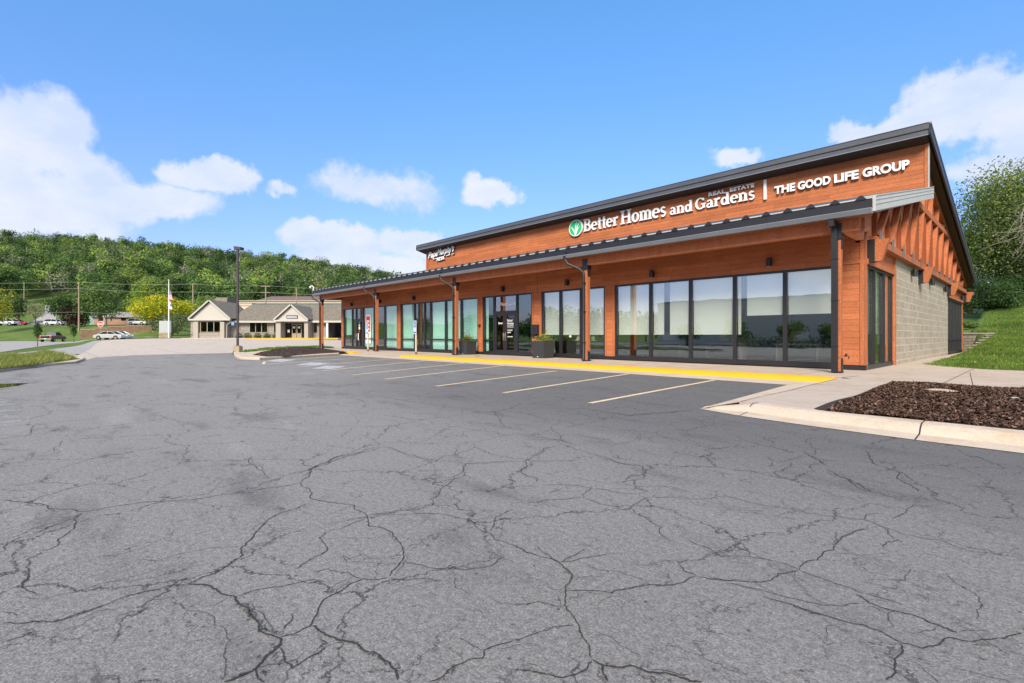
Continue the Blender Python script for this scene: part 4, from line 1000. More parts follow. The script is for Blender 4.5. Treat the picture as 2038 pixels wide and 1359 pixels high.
# rake flashing on the right end (pale) and left end
for X0, dx, mt in ((xr, .07, m_flash), (xl-.07, .07, m_black)):
    r_ = MB(); r_.prism([(X0, 16.3, zlow(16.3)+.06), (X0, 26.8, zlow(26.8)+.06), (X0, 26.8, zlow(26.8)-.40), (X0, 16.3, zlow(16.3)-.36)], (dx, 0, 0))
    if mt is m_flash:
        r_.prism([(X0-.25, 16.32, zlow(16.3)+.075), (X0-.25, 26.77, zlow(26.8)+.075), (X0-.25, 26.77, zlow(26.8)+.045), (X0-.25, 16.32, zlow(16.3)+.045)], (.34, 0, 0))
        for q in (.10, .22): r_.prism([(X0+.07, 16.3, zlow(16.3)+.06-q), (X0+.07, 26.8, zlow(26.8)+.06-q), (X0+.07, 26.8, zlow(26.8)+.035-q), (X0+.07, 16.3, zlow(16.3)+.035-q)], (.015, 0, 0))
        r_.prism([(X0-.55, 16.45, zlow(16.45)-.38), (X0-.55, 26.7, zlow(26.7)-.38), (X0-.55, 26.7, zlow(26.7)-.40), (X0-.55, 16.45, zlow(16.45)-.40)], (.58, 0, 0))
    part(r_, 'rake_flashing', mt, LR)
# clerestory
cw = MB(); cw.box(-40.05, -3.24, 26.8, 27.0, 7.1, 9.46); part(cw, 'clerestory_wall', m_siding)
cw = MB(); cw.box(-3.36, -3.235, 26.775, 26.799, 7.2, 9.40); cw.box(-40.07, -39.95, 26.775, 26.799, 7.2, 9.40); part(cw, 'corner_board', m_wood)
cw = MB(); cw.box(-3.239, -3.215, 26.77, 27.02, 7.15, 9.42); part(cw, 'edge_trim', m_flash)
# upper roof slab
u = MB(); y0, y1 = 26.1, 46.7; t = .16
u.prism([(-41.0, y0, zup(y0)), (-41.0, y1, zup(y1)), (-41.0, y1, zup(y1)-t), (-41.0, y0, zup(y0)-t)], (-3.13+41.0, 0, 0)); UR = part(u, 'upper_roof', m_dkroof)
u = MB(); u.box(-41.0, -3.13, y0-.03, y0-.001, zup(y0)-.20, zup(y0)+.03); u.box(-41.0, -3.13, y0+.02, y0+.05, zup(y0)-.42, zup(y0)-.20); u.box(-41.0, -3.13, y0-.05, y0-.002, zup(y0)+.03, zup(y0)+.055)
part(u, 'fascia', m_dkroof, UR)
u = MB(); u.box(-40.98, -3.15, y0-.01, y0+.02, zup(y0)-.45, zup(y0)-.415); part(u, 'drip_edge', m_gutter, UR)
for X0 in (-3.13, -41.06):
    u = MB()
    u.prism([(X0, y0-.03, zup(y0-.03)+.02), (X0, y1, zup(y1)+.02), (X0, y1, zup(y1)-.44), (X0, y0-.03, zup(y0)-.42)], (.06, 0, 0)); part(u, 'rake_board', m_black, UR)
    u = MB(); u.prism([(X0+.03, y0-.04, zup(y0-.03)+.05), (X0+.03, y1, zup(y1)+.05), (X0+.03, y1, zup(y1)-.02), (X0+.03, y0-.04, zup(y0)-.02)], (.05, 0, 0)); part(u, 'rake_cap', m_gutter, UR)
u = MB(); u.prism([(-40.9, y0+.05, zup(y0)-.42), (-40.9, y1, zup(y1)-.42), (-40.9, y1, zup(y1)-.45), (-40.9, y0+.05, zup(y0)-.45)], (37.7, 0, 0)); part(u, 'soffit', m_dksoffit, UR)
u = MB(); u.box(XL, XS-.25, YB-.25, YB, 0, zup(YB)-.46); u.box(XL, XL+.25, YF+.25, YB-.25, .0, 4.3); part(u, 'rear_wall', m_siding)
u = MB(); u.prism([(XL, YF, 4.3), (XL, YB, 4.3), (XL, YB, zt(YB)), (XL, 26.9, zt(26.9)), (XL, 26.8, zt(26.7)), (XL, YF, zt(YF))], (.25, 0, 0)); part(u, 'gable_wall', m_siding)
# --- porch: beam, posts, downspouts
bm_ = MB(); bm_.box(-40.75, -3.5, 16.62, 16.86, 4.16, 4.53); part(bm_, 'porch_beam', m_wood)
bm_ = MB(); bm_.box(-41.1, -3.2, 16.4, 16.62, 4.50, 4.53); part(bm_, 'eave_board', m_soffit)
for x in (-40.5, -3.8):
    if x < -10: q = MB(); q.box(x-.1, x+.1, 16.86, YF-.02, 4.2, 4.5); part(q, 'porch_beam', m_wood)
for px in (-40.5, -31.33, -22.3, -13.17, -4.05):
    p_ = MB(); p_.box(px-.1, px+.1, 16.64, 16.84, SW+.04, 4.16); po = part(p_, 'post', m_wood, B, .008)
    p_ = MB(); p_.box(px-.125, px+.125, 16.615, 16.865, SW+.0, SW+.05); p_.box(px+.101, px+.125, 16.67, 16.81, SW+.05, .55); p_.box(px-.125, px-.101, 16.67, 16.81, SW+.05, .55); part(p_, 'post_shoe', m_black, po)
    p_ = MB(); p_.box(px-.13, px+.13, 16.6, 16.88, 3.98, 4.42); p_.box(px+.101, px+.115, 16.66, 16.82, 3.7, 3.98); part(p_, 'post_cap', m_black, po)
    ds = MB(); ox = 0.0 if px > -5 else .75
    if ox: ds.tube([(px-ox, 16.22, 4.56), (px-ox, 16.22, 4.42), (px-ox+.12, 16.25, 4.25), (px-.2, 16.5, 4.02), (px-.04, 16.56, 3.86), (px-.03, 16.57, 3.6), (px-.03, 16.57, SW+.12), (px-.06, 16.50, SW+.05)], .058, 8)
    else: ds.box(px-.10, px+.03, 16.36, 16.62, 4.3, 4.46); ds.box(px-.10, px+.03, 16.22, 16.36, 4.3, 4.58); ds.box(px-.11, px+.04, 16.52, 16.635, SW+.02, 4.3)
    if ox: ds.box(px-ox-.06, px-ox+.06, 16.15, 16.27, 4.5, 4.76)
    for zc in (.9, 2.2, 3.4): ds.box(px-.11, px+.05, 16.5, 16.638, zc, zc+.03)
    part(ds, 'downspout', m_black, po)
# desks and ceiling lights dimly seen behind the clear glass
for x0 in (-12.2, -9.6, -6.9):
    q = MB(); q.box(x0, x0+1.5, YF+1.6, YF+2.3, .86, .90); q.box(x0+.05, x0+.1, YF+1.65, YF+2.25, .16, .86); q.box(x0+1.4, x0+1.45, YF+1.65, YF+2.25, .16, .86); q.box(x0+.45, x0+1.05, YF+2.0, YF+2.04, 1.0, 1.36); part(q, 'interior_desk', m_wood2 if 'weathered utility pole' in MATS else m_room)
# joint reveal lines on header
for x in (-17.65, -35.9):
    q = MB(); q.box(x, x+.012, YF-.006, YF-.001, ZW, 4.9); part(q, 'trim_line', m_dksoffit)

# ================================================================== wall lights
def wall_light(loc, rz, label, grp):
    t = thing('wall_light', label, 'light', loc, rz, grp)
    MB().box(-.07, .07, -.03, -.001, -.10, .10).build('mount', m_black, t)
    m = MB(); m.tube([(0, -.13, -.15), (0, -.13, .15)], .085, 14); m.box(-.03, .03, -.07, -.03, -.03, .03); m.build('lamp_body', m_black, t)
    MB().tube([(0, -.13, -.156), (0, -.13, -.151)], .06, 12).build('lens', m_panel, t)
fl_lab = {-40.71: 'black wall light above the pizza shop door, farthest left under the porch', -35.81: 'black wall light just right of the second porch post from the left', -30.85: 'black wall light above the dark curtained window', -21.38: 'black wall light above the glass double doors',
          -16.53: 'black wall light over the window behind the right hand planter', -11.68: 'black wall light at the left end of the large five pane window', -6.85: 'black wall light over the two rightmost panes of the large window'}
for x, l in fl_lab.items(): wall_light((x*KB, YF-.001, 3.75), 0, l, 'black lights along the front wall')
for y, z, l in ((27.5, 3.93, 'black wall light on the block wall nearest the front corner'), (32.6, 3.9, 'second black wall light on the block wall, below the beam'), (37.9, 3.87, 'third black wall light on the block wall, nearest the rear windows'), (46.6, 3.85, 'black wall light above the rear side windows')):
    wall_light((XS+.031, y*KB, 1.2+(z-1.2)*KB), R(90), l, 'black lights along the side wall')
# small fittings
t = thing('mailbox', 'black wall mailbox beside the double doors, above the right hand planter', 'mailbox', (-17.72, YF-.03, 1.55))
MB().box(-.22, .22, -.17, 0, -.28, .22).build('box', m_black, t, bevel=.02); MB().box(-.2, .2, -.06, 0, -.42, -.29).build('paper_holder', m_black, t)
t = thing('door_camera', 'small black camera on the orange pier left of the double doors', 'camera', (-22.2, YF-.02, 1.8)); m = MB(); m.ball((0, -.08, 0), .07, 6); m.box(-.05, .05, -.06, 0, -.05, .05); m.build('camera_body', m_black, t)
t = thing('hose_tap', 'small outside tap low on the right end porch post', 'tap', (-3.9, 16.75, .62)); m = MB(); m.tube([(0, 0, 0), (.12, 0, 0), (.12, 0, -.08)], .018, 6); m.tube([(.06, 0, 0), (.06, 0, .07)], .03, 6); m.build('tap_body', m_black, t)
t = thing('drain_cover', 'small dark drain cover set in the sidewalk near the left planter', 'drain', (*gpt(950, 708.5, SW), SW+.004)); MB().cyl((0, 0, 0), .16, .004, 14).build('lid', m_black, t)

# ================================================================== signs
def textmesh(txt, size, extrude, mats, parent, loc=(0, 0, 0), rx=90, rz=0, offset=0, spacing=1, shear=0, align='LEFT', name='lettering', width=None, fi=0):
    cu = bpy.data.curves.new('t', 'FONT'); cu.body = txt; cu.size = size; cu.extrude = extrude; cu.offset = offset; cu.space_character = spacing; cu.shear = shear; cu.align_x = align; cu.resolution_u = 3
    to = bpy.data.objects.new('t', cu); COL.objects.link(to); dg = bpy.context.evaluated_depsgraph_get(); dg.update()
    me = bpy.data.meshes.new_from_object(to.evaluated_get(dg)); bpy.data.objects.remove(to)
    if width:
        xs = [v.co.x for v in me.vertices]; k_ = width/(max(xs)-min(xs)); x0 = min(xs)
        for v in me.vertices: v.co.x = (v.co.x-x0)*k_
    me.materials.clear(); mats = mats if isinstance(mats, (list, tuple)) else [mats]
    for m in mats: me.materials.append(m)
    if len(mats) > 1:
        for p in me.polygons: p.material_index = 0 if abs(p.normal.z) > .5 else 1
    o = bpy.data.objects.new(name, me); COL.objects.link(o); o.parent = parent; o.location = loc; o.rotation_euler = (R(rx), 0, R(rz)); return o
YC = 26.8
# slab serif glyphs: list of strokes in units (cap height 1)
def seg(x0, y0, x1, y1, w_): return ('l', x0, y0, x1, y1, w_)
def arc(cx_, cy_, rx_, ry_, a0, a1, wt, wn): return ('a', cx_, cy_, rx_, ry_, a0, a1, wt, wn)
T_, t_ = .19, .10   # thick / thin
SER = lambda x, y, w_=.34, h_=.09: seg(x-w_/2, y+h_/2, x+w_/2, y+h_/2, h_)
SERt = lambda x, y, w_=.34, h_=.09: seg(x-w_/2, y-h_/2, x+w_/2, y-h_/2, h_)
XH = .68
GL = {
 'B': (.80, [seg(.2, 0, .2, 1, T_), SER(.16, 0, .3), SERt(.16, 1, .3), arc(.40, .75, .22, .20, 90, -90, T_, t_), arc(.42, .28, .27, .235, 90, -90, T_, t_), seg(.2, .95, .42, .95, t_), seg(.2, .53, .42, .53, t_), seg(.2, .05, .42, .05, t_)]),
 'e': (.62, [arc(.32, .34, .23, .30, 0, 310, T_, t_), seg(.12, .36, .54, .36, t_*.8)]),
 't': (.44, [seg(.22, .1, .22, .92, T_), seg(.04, XH-.05, .42, XH-.05, t_), arc(.34, .14, .13, .12, 180, 300, T_*.8, t_)]),
 'r': (.56, [seg(.18, 0, .18, XH, T_), SER(.18, 0), SERt(.13, XH, .22), arc(.40, .42, .17, .21, 150, 50, t_, T_)]),
 'H': (1.0, [seg(.22, 0, .22, 1, T_), seg(.78, 0, .78, 1, T_), SER(.22, 0, .4), SERt(.22, 1, .4), SER(.78, 0, .4), SERt(.78, 1, .4), seg(.25, .5, .75, .5, t_)]),
 'o': (.66, [arc(.33, .34, .23, .30, 0, 360, T_, t_)]),
 'm': (1.06, [seg(.17, 0, .17, XH, T_), seg(.53, 0, .53, XH-.1, T_), seg(.89, 0, .89, XH-.1, T_), SER(.17, 0, .32), SER(.53, 0, .30), SER(.89, 0, .32), SERt(.12, XH, .22), arc(.36, XH-.17, .17, .13, 170, 0, t_, T_*.8), arc(.72, XH-.17, .17, .13, 170, 0, t_, T_*.8)]),
 'n': (.74, [seg(.18, 0, .18, XH, T_), seg(.56, 0, .56, XH-.1, T_), SER(.18, 0, .32), SER(.56, 0, .32), SERt(.13, XH, .22), arc(.38, XH-.17, .18, .13, 170, 0, t_, T_*.8)]),
 's': (.54, [arc(.27, .49, .16, .145, 30, 250, t_, T_*.8), arc(.27, .19, .17, .145, 60, -150, t_, T_*.8), seg(.14, .43, .40, .26, T_*.8)]),
 'a': (.66, [arc(.30, .20, .17, .155, 0, 360, T_*.8, t_), seg(.48, .04, .48, .48, T_), arc(.32, .48, .16, .15, 0, 160, T_*.7, t_), SER(.54, 0, .2)]),
 'd': (.74, [arc(.30, .32, .20, .28, 0, 360, T_, t_), seg(.54, 0, .54, 1, T_), SER(.6, 0, .22), SERt(.49, 1, .22)]),
 'G': (.92, [arc(.46, .5, .34, .45, 40, 330, T_, t_), seg(.76, .08, .76, .42, T_), SERt(.74, .48, .4), seg(.76, .72, .76, .95, t_*.7)]),
}
def glyphs(mb, word, x, z, s, y0, th):
    for ch in word:
        adv, st_ = GL[ch]; q = 0
        for g_ in st_:
            q += 1; yy = y0-q*.0015
            if g_[0] == 'l':
                _, a, b_, c_, d_, wd = g_; v = Vector((c_-a, d_-b_)); n_ = Vector((-v.y, v.x)).normalized()*wd/2
                P_ = [(a-n_.x, b_-n_.y), (c_-n_.x, d_-n_.y), (c_+n_.x, d_+n_.y), (a+n_.x, b_+n_.y)]
                mb.prism([(x+p*s, yy, z+r*s) for p, r in P_], (0, th, 0)); 
            else:
                _, cx_, cy_, rx_, ry_, a0, a1, wt, wn = g_; n = 18
                for i in range(n):
                    quad = []
                    for a, sg in ((i, 1), (i+1, 1), (i+1, -1), (i, -1)):
                        an = R(a0+(a1-a0)*a/n); wd = wn+(wt-wn)*abs(math.cos(an))
                        quad.append((x+(cx_+(rx_+sg*wd/2)*math.cos(an))*s, yy, z+(cy_+(ry_+sg*wd/2)*math.sin(an))*s))
                    mb.prism(quad, (0, th, 0))
        x += adv*s
    return x
S = thing('wall_sign', 'white raised slab lettering reading Better Homes and Gardens with green leaf emblem on orange wall', 'sign', (-23.9*KB, YC-.001, 8.47)); S.scale = (KB, KB, KB)
def gw(word): return sum(GL[c][0] for c in word)
for word, xa, xb in (('Better', -22.55, -19.55), ('Homes', -19.42, -16.0), ('and', -15.82, -14.28), ('Gardens', -14.16, -10.70)):
    gm_ = MB(); glyphs(gm_, word, 0, 0, 1., -.12, .10); k_ = (xb-xa)/gw(word); hgt = {'Better': .86, 'Homes': .90, 'and': .68, 'Gardens': .68}[word]
    gm_.v = [(x*k_, y, z*hgt) for x, y, z in gm_.v]
    for i, f in enumerate(gm_.f):
        a, b_, c_ = (Vector(gm_.v[j]) for j in f[:3]); nn = (b_-a).cross(c_-a)
        gm_.m[i] = 0 if abs(nn.y) > .7*nn.length else 1
    o = gm_.build('lettering', [m_white, m_side], S); o.location = (xa+23.9, 0, 8.66-8.9)
# round emblem
em = MB(); em.tube([(0, -.03, 0), (0, -.16, 0)], .63, 40); em.v = [(x, y, z*.95) for x, y, z in em.v]; eo = em.build('emblem', [m_white], S); eo.location = (.67, 0, .13)
e2 = MB(); e2.tube([(0, -.161, 0), (0, -.172, 0)], .555, 40); e2.v = [(x, y, z*.95) for x, y, z in e2.v]; eg = e2.build('emblem_face', m_green, eo)
e3 = MB()
def leafs(pts, w0, y):
    n = len(pts); L = []; Rr = []
    for i, (x, z) in enumerate(pts):
        x2, z2 = pts[min(i+1, n-1)]; x1, z1 = pts[max(i-1, 0)]; d = Vector((x2-x1, z2-z1)).normalized(); wd = w0*math.sin(math.pi*min(.98, .12+.86*i/(n-1)))
        L.append((x-d.y*wd, y, z+d.x*wd)); Rr.append((x+d.y*wd, y, z-d.x*wd))
    e3.add(L+Rr, [(i, i+1, n+i+1, n+i) for i in range(n-1)])
leafs([(-.02, -.52), (-.12, -.25), (-.28, .0), (-.46, .16)], .045, -.176); leafs([(0, -.52), (-.02, -.2), (.02, .15), (.12, .44)], .05, -.178); leafs([(.03, -.52), (.08, -.2), (.18, .1), (.34, .36)], .045, -.180); leafs([(.05, -.50), (.14, -.25), (.26, -.05), (.40, .08)], .03, -.182)
e3.build('leaf_mark', m_white, eg)
textmesh('REAL', .27, .03, m_white, S, (-13.32+23.9, -.10, 9.33-8.9), offset=.014, spacing=1.2, width=.98)
textmesh('ESTATE', .27, .03, m_white, S, (-12.08+23.9, -.10, 9.33-8.9), offset=.014, spacing=1.2, width=1.32)
MB().box(-10.27+23.9, -10.13+23.9, -.13, -.02, 8.52-8.9, 9.58-8.9).build('divider_bar', [m_white], S)
for wd_, xa, xb in (('THE', -9.72, -8.72), ('GOOD', -8.60, -7.13), ('LIFE', -6.98, -5.97), ('GROUP', -5.82, -4.06)):
    textmesh(wd_, .55, .05, [m_white, m_side], S, (xa+23.9, -.10, 8.70-8.9), offset=.022, width=xb-xa)
S2 = thing('wall_sign', 'white script lettering with black edge reading Papa Murphy\'s Pizza at the left end', 'sign', (-42.3*KB, YC-.001, 8.42)); S2.scale = (KB, KB, KB)
for (tx, x, z, wd_, sz, an) in (('Papa', .05, .12, 1.75, .78, 2.5), ("Murphy's", 1.65, .22, 2.75, .86, 2.5)):
    for off, mt, yy, ex in ((.052, m_black, -.08, .03), (.024, m_white, -.15, .02)):
        o = textmesh(tx, sz, ex, mt, S2, (x, yy, z), offset=off, shear=.35, width=wd_); o.rotation_euler = (R(90), R(-an), 0)
for off, mt, yy in ((.05, m_black, -.08), (.014, m_white, -.15)):
    o = textmesh('PIZZA', .34, .02, mt, S2, (1.55, yy, -.32), offset=off, width=1.3); o.rotation_euler = (R(90), R(-2.5), 0)
for y_, wd_, mt in ((-.075, .16, m_black), (-.14, .06, m_white)):
    for a, b_ in (((.95, -.06), (2.75, .02)), ((3.1, .03), (3.7, .06)), ((4.0, .08), (4.35, .10))):
        m = MB(); m.bar((a[0], y_, a[1]), (b_[0], y_, b_[1]), .03, wd_); m.build('underline', mt, S2)

# door lettering
S3 = thing('door_sign', 'white vinyl address lettering reading 12 Menard Drive above the double doors', 'sign', (-20.1, YF+.083, 2.86))
textmesh('12 Menard Drive', .26, .001, m_white, S3, (-.75, 0, 0), width=1.55, offset=.004)
S4 = thing('door_sign', 'small white business lettering on the right leaf of the glass double doors', 'sign', (-19.75, YF+.083, 1.55))
for tx, z, sz, wd_ in (('Better', .42, .20, .42), ('Homes', .26, .20, .48), ('REAL ESTATE', .16, .08, .48), ('THE GOOD LIFE', -.08, .09, .40), ('GROUP', -.20, .09, .28), ('12 Menard Drive', -.42, .07, .42)):
    textmesh(tx, sz, .001, m_white, S4, (-.24, 0, z), width=wd_, offset=.003)
MB().box(-.25, .25, 0, .002, .08, .095).build('rule', m_white, S4)
S4b = thing('door_sign', 'small white word Better on the left leaf of the glass double doors', 'sign', (-20.62, YF+.083, 1.85))
textmesh('Better', .15, .001, m_white, S4b, (-.1, 0, 0), width=.36, offset=.004)
# decorations in the window behind the right planter
for dx, col, lab in ((-15.9, 'cone', 'pale beehive shaped ornament in the window behind the right planter'), (-14.98, 'ball', 'small round green ornament in the narrow window beside the porch post')):
    t = thing('window_ornament', lab, 'ornament', (dx*KB-.2, YF+.3, .98)); m = MB()
    if col == 'cone':
        for i in range(5): m.tube([(0, 0, i*.055), (0, 0, i*.055+.05)], [.13-i*.022, .125-i*.022], 12)
    else: m.ball((0, 0, .1), (.1, .05, .12), 8)
    m.build('body', m_cream if col == 'cone' else M('sage ornament', (.35, .45, .3), .8), t); m = MB(); m.box(-.2, .2, -.05, .05, -.02, 0); m.build('base', m_cream, t)
for i, (xx, lab) in enumerate(((-15.6, 'small white sticker low in the window behind the right planter'),)):
    t = MB().box(xx, xx+.12, YF+.081, YF+.083, 1.13, 1.22).build('sticker', m_white); tag(t, lab, 'sticker')

# pizza shop window poster, red with white writing
t = thing('window_poster', 'tall red and white poster hanging in the pizza shop window', 'poster', (-35.95, YF+.082, 1.95))
MB().box(-.42, .42, .0, .003, -1.35, .95).build('sheet', m_white, t)
MB().box(-.30, .30, -.004, -.001, -.45, .75).build('red_panel', m_red, t)
t['label'] = 'tall red and white poster on the pizza shop window glass'
for z, sz in ((.30, .22), (.02, .2), (-.28, .16)):
    for q in range(3): MB().box(-.2+q*.14, -.1+q*.14, -.008, -.005, z, z+sz*.7).build('print_mark', m_white, t)
t = thing('door_poster', 'small strip of coloured notices on the pizza shop door', 'poster', (-37.3, YF+.025, 1.6))
for z, h_, mt in ((.55, .16, MATS['blue']), (.35, .16, m_cream), (.1, .22, m_white), (-.12, .12, m_red), (-.75, .55, m_white)):
    MB().box(-.25 if mt is m_white and h_ > .3 else -.12, -.12 if h_ > .3 else .12, -.004, 0, z, z+h_).build('notice', mt, t)

# accessible parking signs
def hc_sign(px, label):
    t = thing('parking_sign', label, 'sign', (px[0], px[1], SW), R(-2), 'blue accessible parking signs')
    m = MB(); m.tube([(0, 0, .14), (0, 0, 1.25)], .055, 10); m.build('post_sleeve', M('weathered white sleeve', (.55, .48, .38), .7, .2, 6) if 'weathered white sleeve' not in MATS else MATS['weathered white sleeve'], t)
    MB().tube([(0, 0, 0), (0, 0, .14)], .065, 10).build('base', m_rust, t)
    m = MB(); m.box(-.155, .155, -.075, -.065, 1.18, 1.95); m.build('panel', m_white, t, bevel=.003)
    f = MB(); f.box(-.13, .13, -.079, -.0755, 1.55, 1.92); f.box(-.13, .13, -.079, -.0755, 1.22, 1.32); f.build('blue_field', m_blue, t)
    w_ = MB(); yy = -.083
    w_.tube([(-.01, yy+.002, 1.865), (-.01, yy, 1.865)], .024, 10); w_.bar((-.01, yy, 1.84), (0, yy, 1.73), .003, .025); w_.bar((0, yy, 1.735), (.06, yy, 1.735), .003, .022); w_.bar((.055, yy, 1.735), (.085, yy, 1.64), .003, .022); w_.bar((-.005, yy, 1.80), (.05, yy, 1.80), .003, .018)
    for i in range(14):
        a0, a1 = R(100+i*17), R(117+i*17); w_.bar((-.01+.075*math.cos(a0), yy, 1.69+.075*math.sin(a0)), (-.01+.075*math.cos(a1), yy, 1.69+.075*math.sin(a1)), .003, .016)
    w_.build('wheelchair_symbol', m_white, t)
    textmesh('RESERVED', .06, .001, m_blue, t, (-.12, -.078, 1.46), width=.24); textmesh('PARKING', .06, .001, m_blue, t, (-.12, -.078, 1.38), width=.24)
    return t
hc_sign(gpt(732.5, 699, SW), 'blue accessible parking sign in front of the red window poster')
hc_sign(gpt(828, 704.5, SW), 'blue accessible parking sign standing before the dark curtained window')

# planters
def planter(loc, s_, label, seed):
    t = thing('planter', label, 'planter', loc, 0, 'square charcoal planters'); a = .38*s_; hh = .78*s_
    m = MB(); v = [(-a*.92,-a*.92,0),(a*.92,-a*.92,0),(a*.92,a*.92,0),(-a*.92,a*.92,0),(-a,-a,hh),(a,-a,hh),(a,a,hh),(-a,a,hh)]
    m.add(v, [(0,3,2,1),(0,1,5,4),(1,2,6,5),(2,3,7,6),(3,0,4,7)])
    q = a*.86; v = [(-a,-a,hh),(a,-a,hh),(a,a,hh),(-a,a,hh),(-q,-q,hh),(q,-q,hh),(q,q,hh),(-q,q,hh),(-q,-q,hh-.08),(q,-q,hh-.08),(q,q,hh-.08),(-q,q,hh-.08)]
    m.add(v, [(0,1,5,4),(1,2,6,5),(2,3,7,6),(3,0,4,7),(4,5,9,8),(5,6,10,9),(6,7,11,10),(7,4,8,11)]); m.build('tub', m_planter, t, bevel=.012)
    MB().add([(-q,-q,hh-.06),(q,-q,hh-.06),(q,q,hh-.06),(-q,q,hh-.06)], [(0,1,2,3)]).build('soil', m_mulchb, t)
    MB().box(-.02, .03, -a-.002, -a+.03, .05*s_, .08*s_).build('badge', m_white, t)
    for (nm, mats_, n, rr, hr) in (('foliage', [G_MD, M('dark red leaves', (.14, .05, .03)) if 'dark red leaves' not in MATS else MATS['dark red leaves']], 260, .34, .24), ('bright_foliage', [G_LM], 90, .18, .34), ('flowers', [M('coral flowers', (.6, .18, .12)) if 'coral flowers' not in MATS else MATS['coral flowers']], 14, .36, .30)):
        rg = np.random.default_rng(seed+n); c = np.stack([rg.normal(0, rr*.55, n), rg.normal(0, rr*.55, n), hh+rg.uniform(0, hr, n)], 1); c[:, :2] = np.clip(c[:, :2], -.5, .5)
        s2 = .05 if nm != 'flowers' else .03
        u = rg.normal(0, 1, (n, 3)); u /= np.linalg.norm(u, axis=1)[:, None]; v = np.cross(u, rg.normal(0, 1, (n, 3))); v /= np.linalg.norm(v, axis=1)[:, None]
        V = np.stack([c-u*s2, c+v*s2*.6, c+u*s2, c-v*s2*.6], 1).reshape(-1, 3)
        raw(nm, V, np.arange(n*4).reshape(-1, 4), mats_, t, (rg.random(n) < .3).astype(int)*(len(mats_)-1))
    for i in range(5):
        a1 = rnd.uniform(0, 6.28); m = MB(); m.tube([(0, 0, hh-.05), (.1*math.cos(a1), .1*math.sin(a1), hh+.25), (.22*math.cos(a1), .2*math.sin(a1), hh+.38+.05*i)], .006, 5); m.ball((.22*math.cos(a1), .2*math.sin(a1), hh+.39+.05*i), .022, 4); m.build('stem', MATS['dark red leaves'], t)
planter((-22.55, 17.75, SW), .98, 'square charcoal planter with green plants left of the double doors', 2)
planter((-16.55, 17.65, SW), 1.04, 'square charcoal planter with leafy flowers under the black mailbox', 5)

# ================================================================== lamp pole
lp = gpt(473, 697, .1)
t = thing('lamp_pole', 'tall dark bronze parking lot lamp pole with box head on a square concrete base', 'street lamp', (lp[0], lp[1], .0), CAMROT)
MB().box(-.26, .26, -.26, .26, 0, .42).build('base', m_base, t, bevel=.03)
m = MB(); m.box(-.065, .065, -.065, .065, .44, 7.75); m.build('pole', m_bronze, t); MB().box(-.15, .15, -.15, .15, .421, .46).build('base_plate', m_rust, t)
m = MB(); m.prism([(-.22, -.1, 7.72), (.24, -.1, 7.72), (.28, -.1, 7.92), (-.26, -.1, 7.98)], (0, .5, 0)); m.build('lamp_head', m_bronze, t)

# ================================================================== background frame helper: local x = right, y = away from camera
def bgthing(name, label, cat, px, d, z=None, rz=0, group=None):
    X, Y, _ = at(px, d); z = terr(X, Y) if z is None else z
    return thing(name, label, cat, (X, Y, z), CAMROT+rz, group)
# ---- grey tan bank building
D1 = 77.; U = D1/F
bk_ = bgthing('office_building', 'grey tan single storey office with two white gables and brown shingle roof across the lot', 'building', 530, D1, .84)
X_ = lambda px: (px-530)*U
Z_ = lambda py: (HY-py)*U+H-.84
WT = Z_(641)
m = MB(); m.box(X_(455), X_(665), .0, .3, 0, WT); m.box(X_(392), X_(470), 9, 9.3, 0, WT); m.box(X_(455), X_(690), 14, 14.3, 0, WT); m.box(X_(392), X_(392)+.25, -1.4, 9, 0, WT); m.box(X_(686), X_(690), .3, 14, 0, WT)
wallo = m.build('wall', m_tan, bk_)
# gable wing left
m = MB(); m.box(X_(392), X_(399), -1.5, -1.3, 0, WT); m.box(X_(408), X_(451), -1.5, -1.3, 0, Z_(661)-.1); m.box(X_(408), X_(451), -1.5, -1.3, Z_(638), WT); m.box(X_(459)-.2, X_(459), -1.3, 0, 0, WT); m.build('wall', m_tan, bk_)
for a, b_ in ((399, 408), (451, 459)):
    MB().box(X_(a), X_(b_), -1.75, -1.3, 0, WT).build('pillar', m_trim if 0 else M('painted masonry', (.37, .345, .30), .9, .06, 2) if 'painted masonry' not in MATS else MATS['painted masonry'], bk_)
def gable(px0, px1, pk, ye, yp, y0, depth):
    x0, x1, xp, ze, zp = X_(px0), X_(px1), X_(pk), Z_(ye), Z_(yp)
    MB().prism([(x0+.15, y0, ze), (x1-.15, y0, ze), (xp, y0, zp-.15)], (0, .15, 0)).build('gable', m_trim, bk_)
    for a, b_ in (((x0, ze), (xp, zp)), ((xp, zp), (x1, ze))):
        d_ = Vector((b_[0]-a[0], b_[1]-a[1])).normalized(); n_ = Vector((-d_.y, d_.x))*.16
        r = MB(); r.prism([(a[0], y0-.35, a[1]), (b_[0], y0-.35, b_[1]), (b_[0]+n_.x, y0-.35, b_[1]+n_.y), (a[0]+n_.x, y0-.35, a[1]+n_.y)], (0, depth, 0)); r.build('roof', m_shingle, bk_)
        r = MB(); r.prism([(a[0], y0-.40, a[1]-.05), (b_[0], y0-.40, b_[1]-.05), (b_[0]+n_.x, y0-.40, b_[1]+n_.y), (a[0]+n_.x, y0-.40, a[1]+n_.y)], (0, .05, 0)); r.build('rake_trim', m_trim, bk_)
    MB().box(x0, x1, y0-.38, y0+.05, ze-.22, ze+.02).build('eave_trim', m_trim, bk_)
gable(390, 471, 430, 635.5, 600, -1.5, 7.5)
gable(557.5, 623, 590, 637.5, 608.5, -1.7, 7)
